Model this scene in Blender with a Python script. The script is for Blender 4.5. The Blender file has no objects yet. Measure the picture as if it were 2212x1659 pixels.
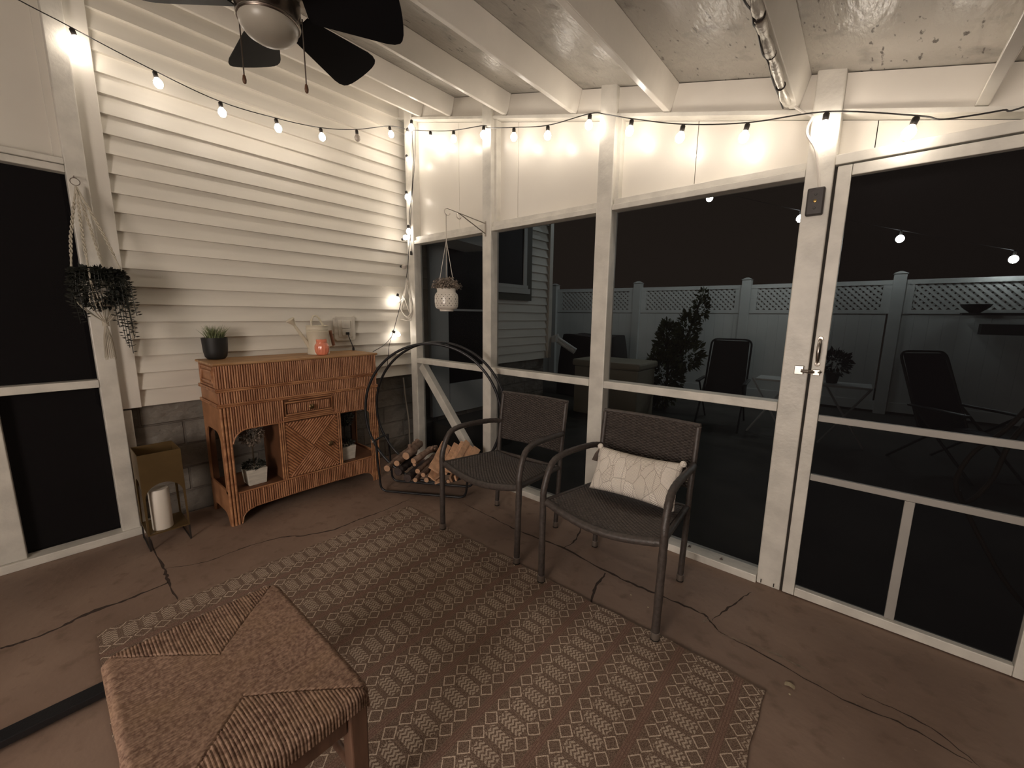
import bpy, bmesh, math, random
from mathutils import Vector, Matrix, noise
random.seed(7)
sc = bpy.context.scene
col = sc.collection
PI = math.pi
# ------------------------------------------------------------------ camera
CAM = Vector((3.2, -2.25581, 1.33))
RX = Vector((0.76029, 0.64951, 0.01043))      # camera right
RD = Vector((0.11494, -0.11871, -0.98625))    # camera down
RF = Vector((-0.63934, 0.75103, -0.1649))     # camera forward
FPX = 879.78
cd = bpy.data.cameras.new('camera'); cam = bpy.data.objects.new('camera', cd); col.objects.link(cam)
cd.sensor_width = 36; cd.lens = FPX * 36 / 2212; cd.clip_start = 0.02; cd.clip_end = 200
m3 = Matrix((RX, -RD, -RF)).transposed()
cam.matrix_world = Matrix.Translation(CAM) @ m3.to_4x4()
sc.camera = cam
def at(px, py, axis, val):
    """survey helper: where the sight line of a measured point meets the plane axis=val"""
    r = RX * ((px - 1106) / FPX) + RD * ((py - 829.5) / FPX) + RF
    i = 'xyz'.index(axis)
    return CAM + r * ((val - CAM[i]) / r[i])
# ------------------------------------------------------------------ world, exposure
w = bpy.data.worlds.new('world'); sc.world = w; w.use_nodes = True
bg = w.node_tree.nodes['Background']; bg.inputs[0].default_value = (0.0105, 0.0078, 0.0060, 1); bg.inputs[1].default_value = 1.5
vs = sc.view_settings; vs.view_transform = 'Standard'; vs.look = 'None'; vs.gamma = 1; vs.use_curve_mapping = False
vs.exposure = 0.12
BULB = 45.0        # warm string bulbs
ADDEDWIN = 21.0      # unseen lit window, inferred from light on the posts, added behind the camera
YARD = 180.0       # cool bulbs strung over the yard
# ------------------------------------------------------------------ materials
def mat(name, rgb, rough=0.6, metal=0.0, spec=0.5, var=0.0, vscale=8.0, vstretch=(1, 1, 1), bump=0.0, bscale=60.0,
        col2=None, emit=None, coat=0.0, bstretch=(1, 1, 1), detail=4):
    m = bpy.data.materials.new(name); m.use_nodes = True
    nt = m.node_tree; N = nt.nodes; L = nt.links; b = N['Principled BSDF']
    b.inputs['Base Color'].default_value = (*rgb, 1); b.inputs['Roughness'].default_value = rough
    b.inputs['Metallic'].default_value = metal; b.inputs['Specular IOR Level'].default_value = spec
    b.inputs['Coat Weight'].default_value = coat
    tc = N.new('ShaderNodeTexCoord')
    if var > 0 or col2:
        mp = N.new('ShaderNodeMapping'); mp.inputs['Scale'].default_value = vstretch
        n = N.new('ShaderNodeTexNoise'); n.inputs['Scale'].default_value = vscale; n.inputs['Detail'].default_value = detail
        r = N.new('ShaderNodeValToRGB'); c2 = col2 or tuple(c * (1 - var) for c in rgb)
        r.color_ramp.elements[0].position = 0.35; r.color_ramp.elements[1].position = 0.65
        r.color_ramp.elements[0].color = (*c2, 1); r.color_ramp.elements[1].color = (*rgb, 1)
        L.new(tc.outputs['Object'], mp.inputs[0]); L.new(mp.outputs[0], n.inputs['Vector'])
        L.new(n.outputs[0], r.inputs[0]); L.new(r.outputs[0], b.inputs['Base Color'])
    if bump > 0:
        mp2 = N.new('ShaderNodeMapping'); mp2.inputs['Scale'].default_value = bstretch
        n2 = N.new('ShaderNodeTexNoise'); n2.inputs['Scale'].default_value = bscale; n2.inputs['Detail'].default_value = 5
        bp = N.new('ShaderNodeBump'); bp.inputs['Strength'].default_value = bump; bp.inputs['Distance'].default_value = 0.01
        L.new(tc.outputs['Object'], mp2.inputs[0]); L.new(mp2.outputs[0], n2.inputs['Vector'])
        L.new(n2.outputs[0], bp.inputs['Height']); L.new(bp.outputs[0], b.inputs['Normal'])
    if emit:
        b.inputs['Emission Color'].default_value = (*emit[0], 1); b.inputs['Emission Strength'].default_value = emit[1]
    return m
M = {}
M['paint'] = mat('white_paint', (0.74, 0.70, 0.63), 0.38, var=0.10, vscale=3, bump=0.12, bscale=25)
M['panel'] = mat('glossy_panel_paint', (0.76, 0.72, 0.645), 0.32, var=0.06, vscale=2, bump=0.16, bscale=6)
M['siding'] = mat('siding_paint', (0.76, 0.72, 0.64), 0.45, var=0.10, vscale=3, vstretch=(1, 0.5, 3), bump=0.12, bscale=12)
M['trim'] = mat('worn_trim_paint', (0.72, 0.69, 0.62), 0.42, var=0.18, vscale=9, bump=0.2, bscale=45)
M['dimtrim'] = mat('screen_dimmed_rail_paint', (0.36, 0.34, 0.31), 0.5, var=0.1)  # trim paint darkened: dimming by the screen is put into the colour
M['gap'] = mat('dark_gap', (0.03, 0.025, 0.02), 0.9)
M['wire_black'] = mat('black_cable', (0.015, 0.013, 0.012), 0.5)
M['wire_white'] = mat('white_cable', (0.62, 0.58, 0.52), 0.5)
M['socket'] = mat('dark_socket', (0.02, 0.016, 0.013), 0.45)
M['black_metal'] = mat('black_powder_coat', (0.012, 0.012, 0.014), 0.35, bump=0.1, bscale=200)
M['fan_blade'] = mat('black_fan_blade', (0.004, 0.004, 0.005), 0.6, spec=0.15)
M['motor'] = mat('dark_pewter', (0.16, 0.13, 0.11), 0.32, metal=1.0)
M['crack'] = mat('crack_dirt', (0.045, 0.028, 0.020), 0.9)
M['nickel'] = mat('brushed_nickel', (0.42, 0.38, 0.34), 0.28, metal=1.0)
M['frost'] = mat('frosted_glass_shade', (0.33, 0.30, 0.25), 0.35)
M['wood_pull'] = mat('walnut_pull', (0.10, 0.045, 0.02), 0.5)
M['dark_plate'] = mat('bronze_plate', (0.035, 0.028, 0.025), 0.45, metal=0.2, bump=0.1, bscale=90)
M['brass'] = mat('aged_brass', (0.25, 0.17, 0.06), 0.35, metal=1.0)
M['brass_sheet'] = mat('antique_gold_sheet', (0.17, 0.11, 0.045), 0.45, metal=0.5, var=0.2, vscale=6)
M['candle'] = mat('ivory_candle', (0.72, 0.66, 0.58), 0.5, bump=0.05, bscale=30)
M['rattan_diag'] = mat('rattan_diagonal_reed', (0.46, 0.215, 0.105), 0.5, col2=(0.29, 0.12, 0.052), vscale=22, bump=0.2, bscale=90)
M['rattan'] = mat('rattan_reed', (0.50, 0.245, 0.125), 0.5, var=0, col2=(0.25, 0.10, 0.045), vscale=26, vstretch=(1, 3.2, 0.22), bump=0.3, bscale=90, detail=6)
M['rattan_side'] = mat('rattan_side_board', (0.42, 0.20, 0.095), 0.55, col2=(0.30, 0.135, 0.06), vscale=10, bump=0.1)
M['rattan_rail'] = mat('rattan_rail', (0.50, 0.25, 0.12), 0.45, col2=(0.27, 0.11, 0.048), vscale=14, vstretch=(2, .6, 2), bump=0.2, bscale=60)
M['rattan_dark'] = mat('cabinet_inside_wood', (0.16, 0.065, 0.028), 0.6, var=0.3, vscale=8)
M['knob'] = mat('bronze_knob', (0.16, 0.10, 0.045), 0.35, metal=0.8)
M['black_pot'] = mat('matte_black_pot', (0.012, 0.012, 0.012), 0.55)
M['grass'] = mat('pale_grass', (0.26, 0.30, 0.15), 0.6, var=0.5, vscale=30)
M['can'] = mat('cream_enamel', (0.66, 0.60, 0.47), 0.35, var=0.06, vscale=6)
M['can_handle'] = mat('wooden_can_handle', (0.26, 0.12, 0.07), 0.5)
M['coral'] = mat('coral_glass', (0.85, 0.28, 0.17), 0.12, spec=0.8, coat=0.6)
M['plastic'] = mat('white_plastic', (0.70, 0.66, 0.58), 0.35)
M['box'] = mat('whitewashed_wood_box', (0.62, 0.58, 0.50), 0.6, var=0.2, vscale=14, vstretch=(1, 1, 4))
M['leaf_dark'] = mat('dark_foliage', (0.026, 0.028, 0.021), 0.6, var=0.5, vscale=25)
M['leaf_grey'] = mat('dusty_dried_foliage', (0.30, 0.24, 0.19), 0.7, var=0.6, vscale=50)
M['soil'] = mat('soil', (0.03, 0.02, 0.014), 0.9)
M['rope'] = mat('cotton_cord', (0.52, 0.47, 0.38), 0.9, bump=0.4, bscale=300)
M['pipe'] = mat('dull_pipe', (0.3, 0.27, 0.23), 0.5)
M['ceramic'] = mat('white_ceramic', (0.74, 0.69, 0.61), 0.25, spec=0.6)
M['wicker'] = mat('charcoal_wicker', (0.072, 0.058, 0.051), 0.40, var=0.4, vscale=60, bump=0.2, bscale=250)
M['ferrule'] = mat('aluminium_ferrule', (0.30, 0.26, 0.23), 0.35, metal=0.7)
M['bark_log'] = mat('bark_log', (0.40, 0.27, 0.20), 0.8, col2=(0.17, 0.10, 0.07), vscale=20, vstretch=(1, 1, 1), bump=0.6, bscale=60)
M['log_end'] = mat('log_end_grain', (0.55, 0.33, 0.20), 0.75, var=0.25, vscale=40)
M['split'] = mat('split_pine', (0.72, 0.43, 0.26), 0.65, var=0.28, vscale=16, vstretch=(2, 2, 1), bump=0.2, bscale=60)
M['dark_log'] = mat('dark_bark', (0.07, 0.05, 0.045), 0.85, var=0.4, vscale=20, bump=0.6, bscale=50)
M['stool_wood'] = mat('stool_leg_wood', (0.16, 0.085, 0.055), 0.45, var=0.3, vscale=8, vstretch=(6, 6, 1))
M['blockwall'] = mat('block', (0.2, 0.18, 0.16), 0.8)
M['vinyl'] = mat('white_vinyl_fence', (0.55, 0.56, 0.54), 0.5, var=0.08, vscale=3)
M['ext_siding'] = mat('wing_paint', (0.5, 0.52, 0.52), 0.5)
M['brown_trim'] = mat('brown_window_casing', (0.06, 0.05, 0.025), 0.6)
M['dark_glass'] = mat('dark_window_glass', (0.014, 0.011, 0.010), 0.5, spec=0.1)
M['ground'] = mat('dark_patio', (0.06, 0.055, 0.045), 0.9, var=0.4, vscale=2, bump=0.3, bscale=15)
M['beige'] = mat('beige_resin', (0.30, 0.27, 0.20), 0.55)
M['black_cloth'] = mat('black_cover', (0.025, 0.022, 0.02), 0.8, bump=0.3, bscale=8)
M['sling'] = mat('navy_sling', (0.012, 0.013, 0.03), 0.7)
M['grey_metal'] = mat('dark_tube', (0.05, 0.05, 0.05), 0.4, metal=0.5)
M['shrub'] = mat('evergreen_shrub', (0.075, 0.085, 0.03), 0.7, var=0.5, vscale=12)
M['bark'] = mat('shrub_bark', (0.05, 0.035, 0.02), 0.9)
M['unlit'] = mat('unlit_bulb', (0.42, 0.37, 0.32), 0.08, spec=0.8)
M['tape'] = mat('foil_wrap', (0.55, 0.52, 0.46), 0.4, metal=0.3, bump=0.6, bscale=40)
M['debris'] = mat('leaf_bit', (0.40, 0.33, 0.22), 0.8)
def per_object(m, lo):
    # each piece of wood a little lighter or darker than the next
    nt = m.node_tree; b = nt.nodes['Principled BSDF']; src = b.inputs['Base Color'].links[0].from_socket
    oi = nt.nodes.new('ShaderNodeObjectInfo'); mr = nt.nodes.new('ShaderNodeMapRange'); mr.inputs[3].default_value = lo; mr.inputs[4].default_value = 1.1
    hs = nt.nodes.new('ShaderNodeHueSaturation'); nt.links.new(oi.outputs['Random'], mr.inputs[0]); nt.links.new(mr.outputs[0], hs.inputs['Value'])
    nt.links.new(src, hs.inputs['Color']); nt.links.new(hs.outputs[0], b.inputs['Base Color'])
per_object(M['split'], .55); per_object(M['bark_log'], .6)
def emis(name, rgb, s):
    m = bpy.data.materials.new(name); m.use_nodes = True; nt = m.node_tree
    for n in list(nt.nodes):
        if n.type != 'OUTPUT_MATERIAL': nt.nodes.remove(n)
    e = nt.nodes.new('ShaderNodeEmission'); e.inputs[0].default_value = (*rgb, 1); e.inputs[1].default_value = s
    nt.links.new(e.outputs[0], nt.nodes['Material Output'].inputs[0]); return m
M['bulb'] = emis('glowing_bulb', (1.0, 0.885, 0.76), BULB)
M['corner_bulb'] = emis('small_glowing_bulb', (1.0, 0.885, 0.76), BULB * 0.55)
M['added_lit_curtain'] = emis('added_lit_curtain', (1.0, 0.87, 0.77), ADDEDWIN)
M['dimbulb'] = emis('faint_bulb', (1.0, 0.80, 0.56), 3)
M['yard_bulb'] = emis('cool_yard_bulb', (0.88, 0.98, 0.98), YARD)
# insect screen: mostly see-through cloth of fine dark wires
def screen_mat(name, fac, gl):   # fac = share of light the mesh stops
    m = bpy.data.materials.new(name); m.use_nodes = True; nt = m.node_tree; N = nt.nodes; L = nt.links
    for n in list(N):
        if n.type != 'OUTPUT_MATERIAL': N.remove(n)
    t = N.new('ShaderNodeBsdfTransparent'); d = N.new('ShaderNodeBsdfDiffuse'); d.inputs[0].default_value = (0.012, 0.011, 0.012, 1)
    g = N.new('ShaderNodeBsdfGlossy'); g.inputs['Roughness'].default_value = 0.06; g.inputs[0].default_value = (1, 1, 1, 1)
    a = N.new('ShaderNodeMixShader'); a.inputs[0].default_value = fac; L.new(t.outputs[0], a.inputs[1]); L.new(d.outputs[0], a.inputs[2])
    b = N.new('ShaderNodeMixShader'); b.inputs[0].default_value = gl; L.new(a.outputs[0], b.inputs[1]); L.new(g.outputs[0], b.inputs[2])
    L.new(b.outputs[0], N['Material Output'].inputs[0]); return m
M['screen'] = screen_mat('insect_screen', 0.25, 0.0)
M['dark_screen'] = screen_mat('dark_screen', 0.7, 0.0)
M['door_screen'] = screen_mat('door_screen', 0.5, 0.0)
# node math helper
class G:
    def __init__(s, name, rough=0.8, spec=0.3):
        s.m = bpy.data.materials.new(name); s.m.use_nodes = True; s.nt = s.m.node_tree; s.b = s.nt.nodes['Principled BSDF']
        s.b.inputs['Roughness'].default_value = rough; s.b.inputs['Specular IOR Level'].default_value = spec
        tc = s.nt.nodes.new('ShaderNodeTexCoord'); s.obj = tc.outputs['Object']
        sp = s.nt.nodes.new('ShaderNodeSeparateXYZ'); s.nt.links.new(s.obj, sp.inputs[0]); s.x, s.y, s.z = sp.outputs
    def f(s, op, a, b=None, c=None, clamp=False):
        n = s.nt.nodes.new('ShaderNodeMath'); n.operation = op; n.use_clamp = clamp
        for i, v in enumerate((a, b, c)):
            if v is None: continue
            if isinstance(v, (int, float)): n.inputs[i].default_value = v
            else: s.nt.links.new(v, n.inputs[i])
        return n.outputs[0]
    def noise(s, scale, stretch=(1, 1, 1), detail=3, vec=None):
        mp = s.nt.nodes.new('ShaderNodeMapping'); mp.inputs['Scale'].default_value = stretch
        s.nt.links.new(vec or s.obj, mp.inputs[0])
        n = s.nt.nodes.new('ShaderNodeTexNoise'); n.inputs['Scale'].default_value = scale; n.inputs['Detail'].default_value = detail
        s.nt.links.new(mp.outputs[0], n.inputs['Vector']); return n.outputs[0]
    def mix(s, fac, c1, c2):
        n = s.nt.nodes.new('ShaderNodeMix'); n.data_type = 'RGBA'
        if isinstance(fac, (int, float)): n.inputs[0].default_value = fac
        else: s.nt.links.new(fac, n.inputs[0])
        for i, c in ((6, c1), (7, c2)):
            if isinstance(c, tuple): n.inputs[i].default_value = (*c, 1)
            else: s.nt.links.new(c, n.inputs[i])
        return n.outputs[2]
    def ramp(s, v, lo, hi):
        n = s.nt.nodes.new('ShaderNodeMapRange'); n.inputs[1].default_value = lo; n.inputs[2].default_value = hi
        s.nt.links.new(v, n.inputs[0]); return n.outputs[0]
    def color(s, c): s.nt.links.new(c, s.b.inputs['Base Color'])
    def bump(s, h, st=0.5, d=0.003):
        n = s.nt.nodes.new('ShaderNodeBump'); n.inputs['Strength'].default_value = st; n.inputs['Distance'].default_value = d
        s.nt.links.new(h, n.inputs['Height']); s.nt.links.new(n.outputs[0], s.b.inputs['Normal'])
# floor: old brown painted concrete
g = G('brown_concrete', 0.55, 0.35)
n1 = g.noise(2.2, detail=6); n2 = g.noise(14, detail=6); n3 = g.noise(70, detail=3)
c = g.mix(g.ramp(n1, 0.35, 0.65), (0.215, 0.145, 0.108), (0.285, 0.198, 0.150))
c = g.mix(g.ramp(n2, 0.55, 0.75), c, (0.175, 0.115, 0.083))
c = g.mix(g.ramp(n3, 0.70, 0.78), c, (0.34, 0.26, 0.20))
g.color(c); g.bump(g.f('ADD', n2, g.f('MULTIPLY', n1, 3.0)), 0.5, 0.006); M['floor'] = g.m
# ceiling: painted chip board
g = G('painted_chipboard', 0.33, 0.5)
vo = g.nt.nodes.new('ShaderNodeTexVoronoi'); vo.inputs['Scale'].default_value = 26; vo.inputs['Randomness'].default_value = 1
mp = g.nt.nodes.new('ShaderNodeMapping'); mp.inputs['Scale'].default_value = (1, 0.45, 1)
dn = g.nt.nodes.new('ShaderNodeTexNoise'); dn.inputs['Scale'].default_value = 5; g.nt.links.new(g.obj, dn.inputs['Vector'])
ad = g.nt.nodes.new('ShaderNodeVectorMath'); ad.operation = 'MULTIPLY_ADD'; g.nt.links.new(dn.outputs[1], ad.inputs[0]); ad.inputs[1].default_value = (.5, .5, 0)
g.nt.links.new(g.obj, ad.inputs[2]); g.nt.links.new(ad.outputs[0], mp.inputs[0]); g.nt.links.new(mp.outputs[0], vo.inputs['Vector'])
big = g.noise(1.6, detail=4); mid = g.noise(9, detail=6); fine = g.noise(42, (1, .38, 1), detail=5)
c = g.mix(g.ramp(big, 0.35, 0.7), (0.34, 0.32, 0.28), (0.44, 0.41, 0.36))
c = g.mix(g.ramp(mid, 0.55, 0.75), c, (0.24, 0.22, 0.19))
spots = g.f('MULTIPLY', g.ramp(fine, 0.64, 0.69), g.ramp(big, 0.42, 0.55))
c = g.mix(spots, c, (0.07, 0.055, 0.045)); g.color(c)
sepc = g.nt.nodes.new('ShaderNodeSeparateColor'); g.nt.links.new(vo.outputs['Color'], sepc.inputs[0])
g.bump(g.f('ADD', g.f('MULTIPLY', sepc.outputs[0], 0.9), g.f('MULTIPLY', g.noise(40, (1, .4, 1), detail=4), 1.2)), 0.9, 0.005); M['osb'] = g.m
# foundation blocks
g = G('foundation_block', 0.6, 0.4)
br = g.nt.nodes.new('ShaderNodeTexBrick'); br.inputs['Scale'].default_value = 1; br.inputs['Brick Width'].default_value = 0.42; br.inputs['Row Height'].default_value = 0.158
br.inputs['Mortar Size'].default_value = 0.007; br.inputs['Mortar Smooth'].default_value = 0.4
cmb = g.nt.nodes.new('ShaderNodeCombineXYZ'); g.nt.links.new(g.y, cmb.inputs[0]); g.nt.links.new(g.z, cmb.inputs[1]); g.nt.links.new(cmb.outputs[0], br.inputs['Vector'])
br.inputs['Color1'].default_value = (0.22, 0.20, 0.172, 1); br.inputs['Color2'].default_value = (0.15, 0.135, 0.115, 1); br.inputs['Mortar'].default_value = (0.15, 0.13, 0.11, 1)
g.color(g.mix(g.ramp(g.noise(7, detail=5), .5, .8), br.outputs[0], (0.13, 0.117, 0.10)))
g.bump(g.f('SUBTRACT', g.f('MULTIPLY', g.noise(8, (1, 1, 1.6), detail=4), 2.2), g.f('MULTIPLY', br.outputs[1], 1.0)), 1.0, 0.016); M['blockwall'] = g.m
# rug
g = G('woven_rug', 0.95, 0.1)
PX, PY = 0.2115, 0.0625
u = g.f('SUBTRACT', g.f('FRACT', g.f('ADD', g.f('DIVIDE', g.f('SUBTRACT', g.x, 0.062), PX), 0.5)), 0.5); u = g.f('MULTIPLY', u, PX)      # metres from band centre
au = g.f('ABSOLUTE', u)
wob = g.f('MULTIPLY', g.f('SUBTRACT', g.noise(60, detail=2), 0.5), 0.006)
v = g.f('SUBTRACT', g.f('FRACT', g.f('DIVIDE', g.f('ADD', g.y, wob), PY)), 0.5); av = g.f('MULTIPLY', g.f('ABSOLUTE', v), PY)
# diamonds outlined either side of the band
du = g.f('ABSOLUTE', g.f('SUBTRACT', au, 0.064))
dia = g.f('ADD', g.f('DIVIDE', du, 0.0275), g.f('DIVIDE', av, 0.0285))
line = g.f('LESS_THAN', g.f('ABSOLUTE', g.f('SUBTRACT', dia, 0.93)), 0.095)
# zigzag stitches in the middle, offset half a repeat
v2 = g.f('SUBTRACT', g.f('FRACT', g.f('ADD', g.f('DIVIDE', g.y, PY), 0.5)), 0.5); av2 = g.f('MULTIPLY', g.f('ABSOLUTE', v2), PY)
hexa = g.f('LESS_THAN', g.f('ADD', g.f('DIVIDE', au, 0.075), g.f('DIVIDE', av2, 0.042)), 1.0)
inner = g.f('MULTIPLY', hexa, g.f('LESS_THAN', av2, 0.022)); inner = g.f('MULTIPLY', inner, g.f('LESS_THAN', g.f('ADD', au, g.f('MULTIPLY', g.noise(160, detail=1), 0.02)), 0.054))
st = g.f('FRACT', g.f('DIVIDE', g.f('ADD', u, g.f('MULTIPLY', g.f('PINGPONG', g.f('ADD', v2, wob), 0.16), 0.055)), 0.0145))
mot = g.f('MULTIPLY', inner, g.f('LESS_THAN', g.f('ADD', st, g.f('MULTIPLY', g.noise(200, detail=1), 0.3)), 0.68))
inband = g.f('LESS_THAN', au, 0.092)
fray = g.f('GREATER_THAN', g.noise(420, detail=2), 0.40)
pat = g.f('MULTIPLY', g.f('MAXIMUM', line, g.f('MULTIPLY', mot, 0.70)), fray)
mott = g.noise(330, detail=3); bign = g.noise(3, detail=3)
base = g.mix(g.ramp(mott, .4, .65), (0.185, 0.112, 0.086), (0.30, 0.198, 0.155))
bandc = g.mix(g.ramp(mott, .4, .62), (0.125, 0.084, 0.062), (0.275, 0.198, 0.152))
c = g.mix(inband, base, bandc)
rib = g.f('LESS_THAN', g.f('FRACT', g.f('DIVIDE', g.x, 0.0085)), 0.28)
c = g.mix(g.f('MULTIPLY', g.f('MULTIPLY', rib, g.f('SUBTRACT', 1.0, inband)), 0.6), c, (0.135, 0.083, 0.064))
c = g.mix(g.f('MULTIPLY', pat, 0.9), c, (0.70, 0.58, 0.46)); c = g.mix(g.f('MULTIPLY', g.ramp(bign, .45, .7), 0.25), c, (0.12, 0.075, 0.05))
g.color(c); g.bump(g.f('ADD', g.f('ADD', mott, pat), g.f('MULTIPLY', rib, -.5)), 0.6, 0.003); M['rug'] = g.m
# pillow: overlapping line-drawn leaves
g = G('leaf_print_cloth', 0.9, 0.1)
cv = g.nt.nodes.new('ShaderNodeCombineXYZ'); g.nt.links.new(g.f('MULTIPLY', g.x, 1.35), cv.inputs[0]); g.nt.links.new(g.f('MULTIPLY', g.z, 0.85), cv.inputs[1])
wn_ = g.nt.nodes.new('ShaderNodeTexNoise'); wn_.inputs['Scale'].default_value = 6; g.nt.links.new(g.obj, wn_.inputs['Vector'])
wa = g.nt.nodes.new('ShaderNodeVectorMath'); wa.operation = 'MULTIPLY_ADD'; g.nt.links.new(wn_.outputs[1], wa.inputs[0]); wa.inputs[1].default_value = (.05, .05, 0); g.nt.links.new(cv.outputs[0], wa.inputs[2])
def vor(feature):
    v_ = g.nt.nodes.new('ShaderNodeTexVoronoi'); v_.voronoi_dimensions = '2D'; v_.feature = feature; v_.inputs['Scale'].default_value = 13; v_.inputs['Randomness'].default_value = .85
    g.nt.links.new(wa.outputs[0], v_.inputs['Vector']); return v_
ve = vor('DISTANCE_TO_EDGE'); vf = vor('F1'); sc_ = g.nt.nodes.new('ShaderNodeSeparateColor'); g.nt.links.new(vf.outputs['Color'], sc_.inputs[0])
sp_ = g.nt.nodes.new('ShaderNodeSeparateXYZ'); g.nt.links.new(vf.outputs['Position'], sp_.inputs[0])
lx_ = g.f('SUBTRACT', g.f('MULTIPLY', g.x, 1.35), sp_.outputs[0])
lean = g.f('MULTIPLY', g.f('SUBTRACT', sc_.outputs[0], 0.5), 0.9)
lxx = g.f('ADD', lx_, g.f('MULTIPLY', g.z, g.f('MULTIPLY', lean, 0.4)))
zz = g.f('ADD', g.z, g.f('MULTIPLY', g.f('ABSOLUTE', lx_), g.f('ADD', 0.35, sc_.outputs[1])))
vein = g.f('LESS_THAN', g.f('FRACT', g.f('DIVIDE', zz, 0.0075)), 0.34)
spine = g.f('LESS_THAN', g.f('ABSOLUTE', g.f('SUBTRACT', g.f('ABSOLUTE', lx_), 0.0022)), 0.0009)
edge = g.f('LESS_THAN', ve.outputs['Distance'], 0.022)
ink = g.f('MAXIMUM', g.f('MULTIPLY', vein, 0.8), g.f('MAXIMUM', g.f('MULTIPLY', edge, 0.6), g.f('MULTIPLY', spine, 0.8)))
tone = g.mix(g.ramp(sc_.outputs[2], .55, .75), (0.86, 0.80, 0.72), (0.76, 0.70, 0.62))
g.color(g.mix(g.f('MULTIPLY', ink, 0.9), tone, (0.20, 0.16, 0.13))); g.bump(g.noise(12, detail=3), 0.4, 0.01); M['pillow'] = g.m
# rush seat cords
g = G('rush_cord', 0.75, 0.25)
n = g.noise(120, detail=3); n2 = g.noise(9, detail=3)
c = g.mix(g.ramp(n, .35, .65), (0.12, 0.068, 0.046), (0.285, 0.185, 0.130)); c = g.mix(g.f('MULTIPLY', g.ramp(n2, .45, .7), .35), c, (0.24, 0.15, 0.085))
g.color(c); M['rush'] = g.m
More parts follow.
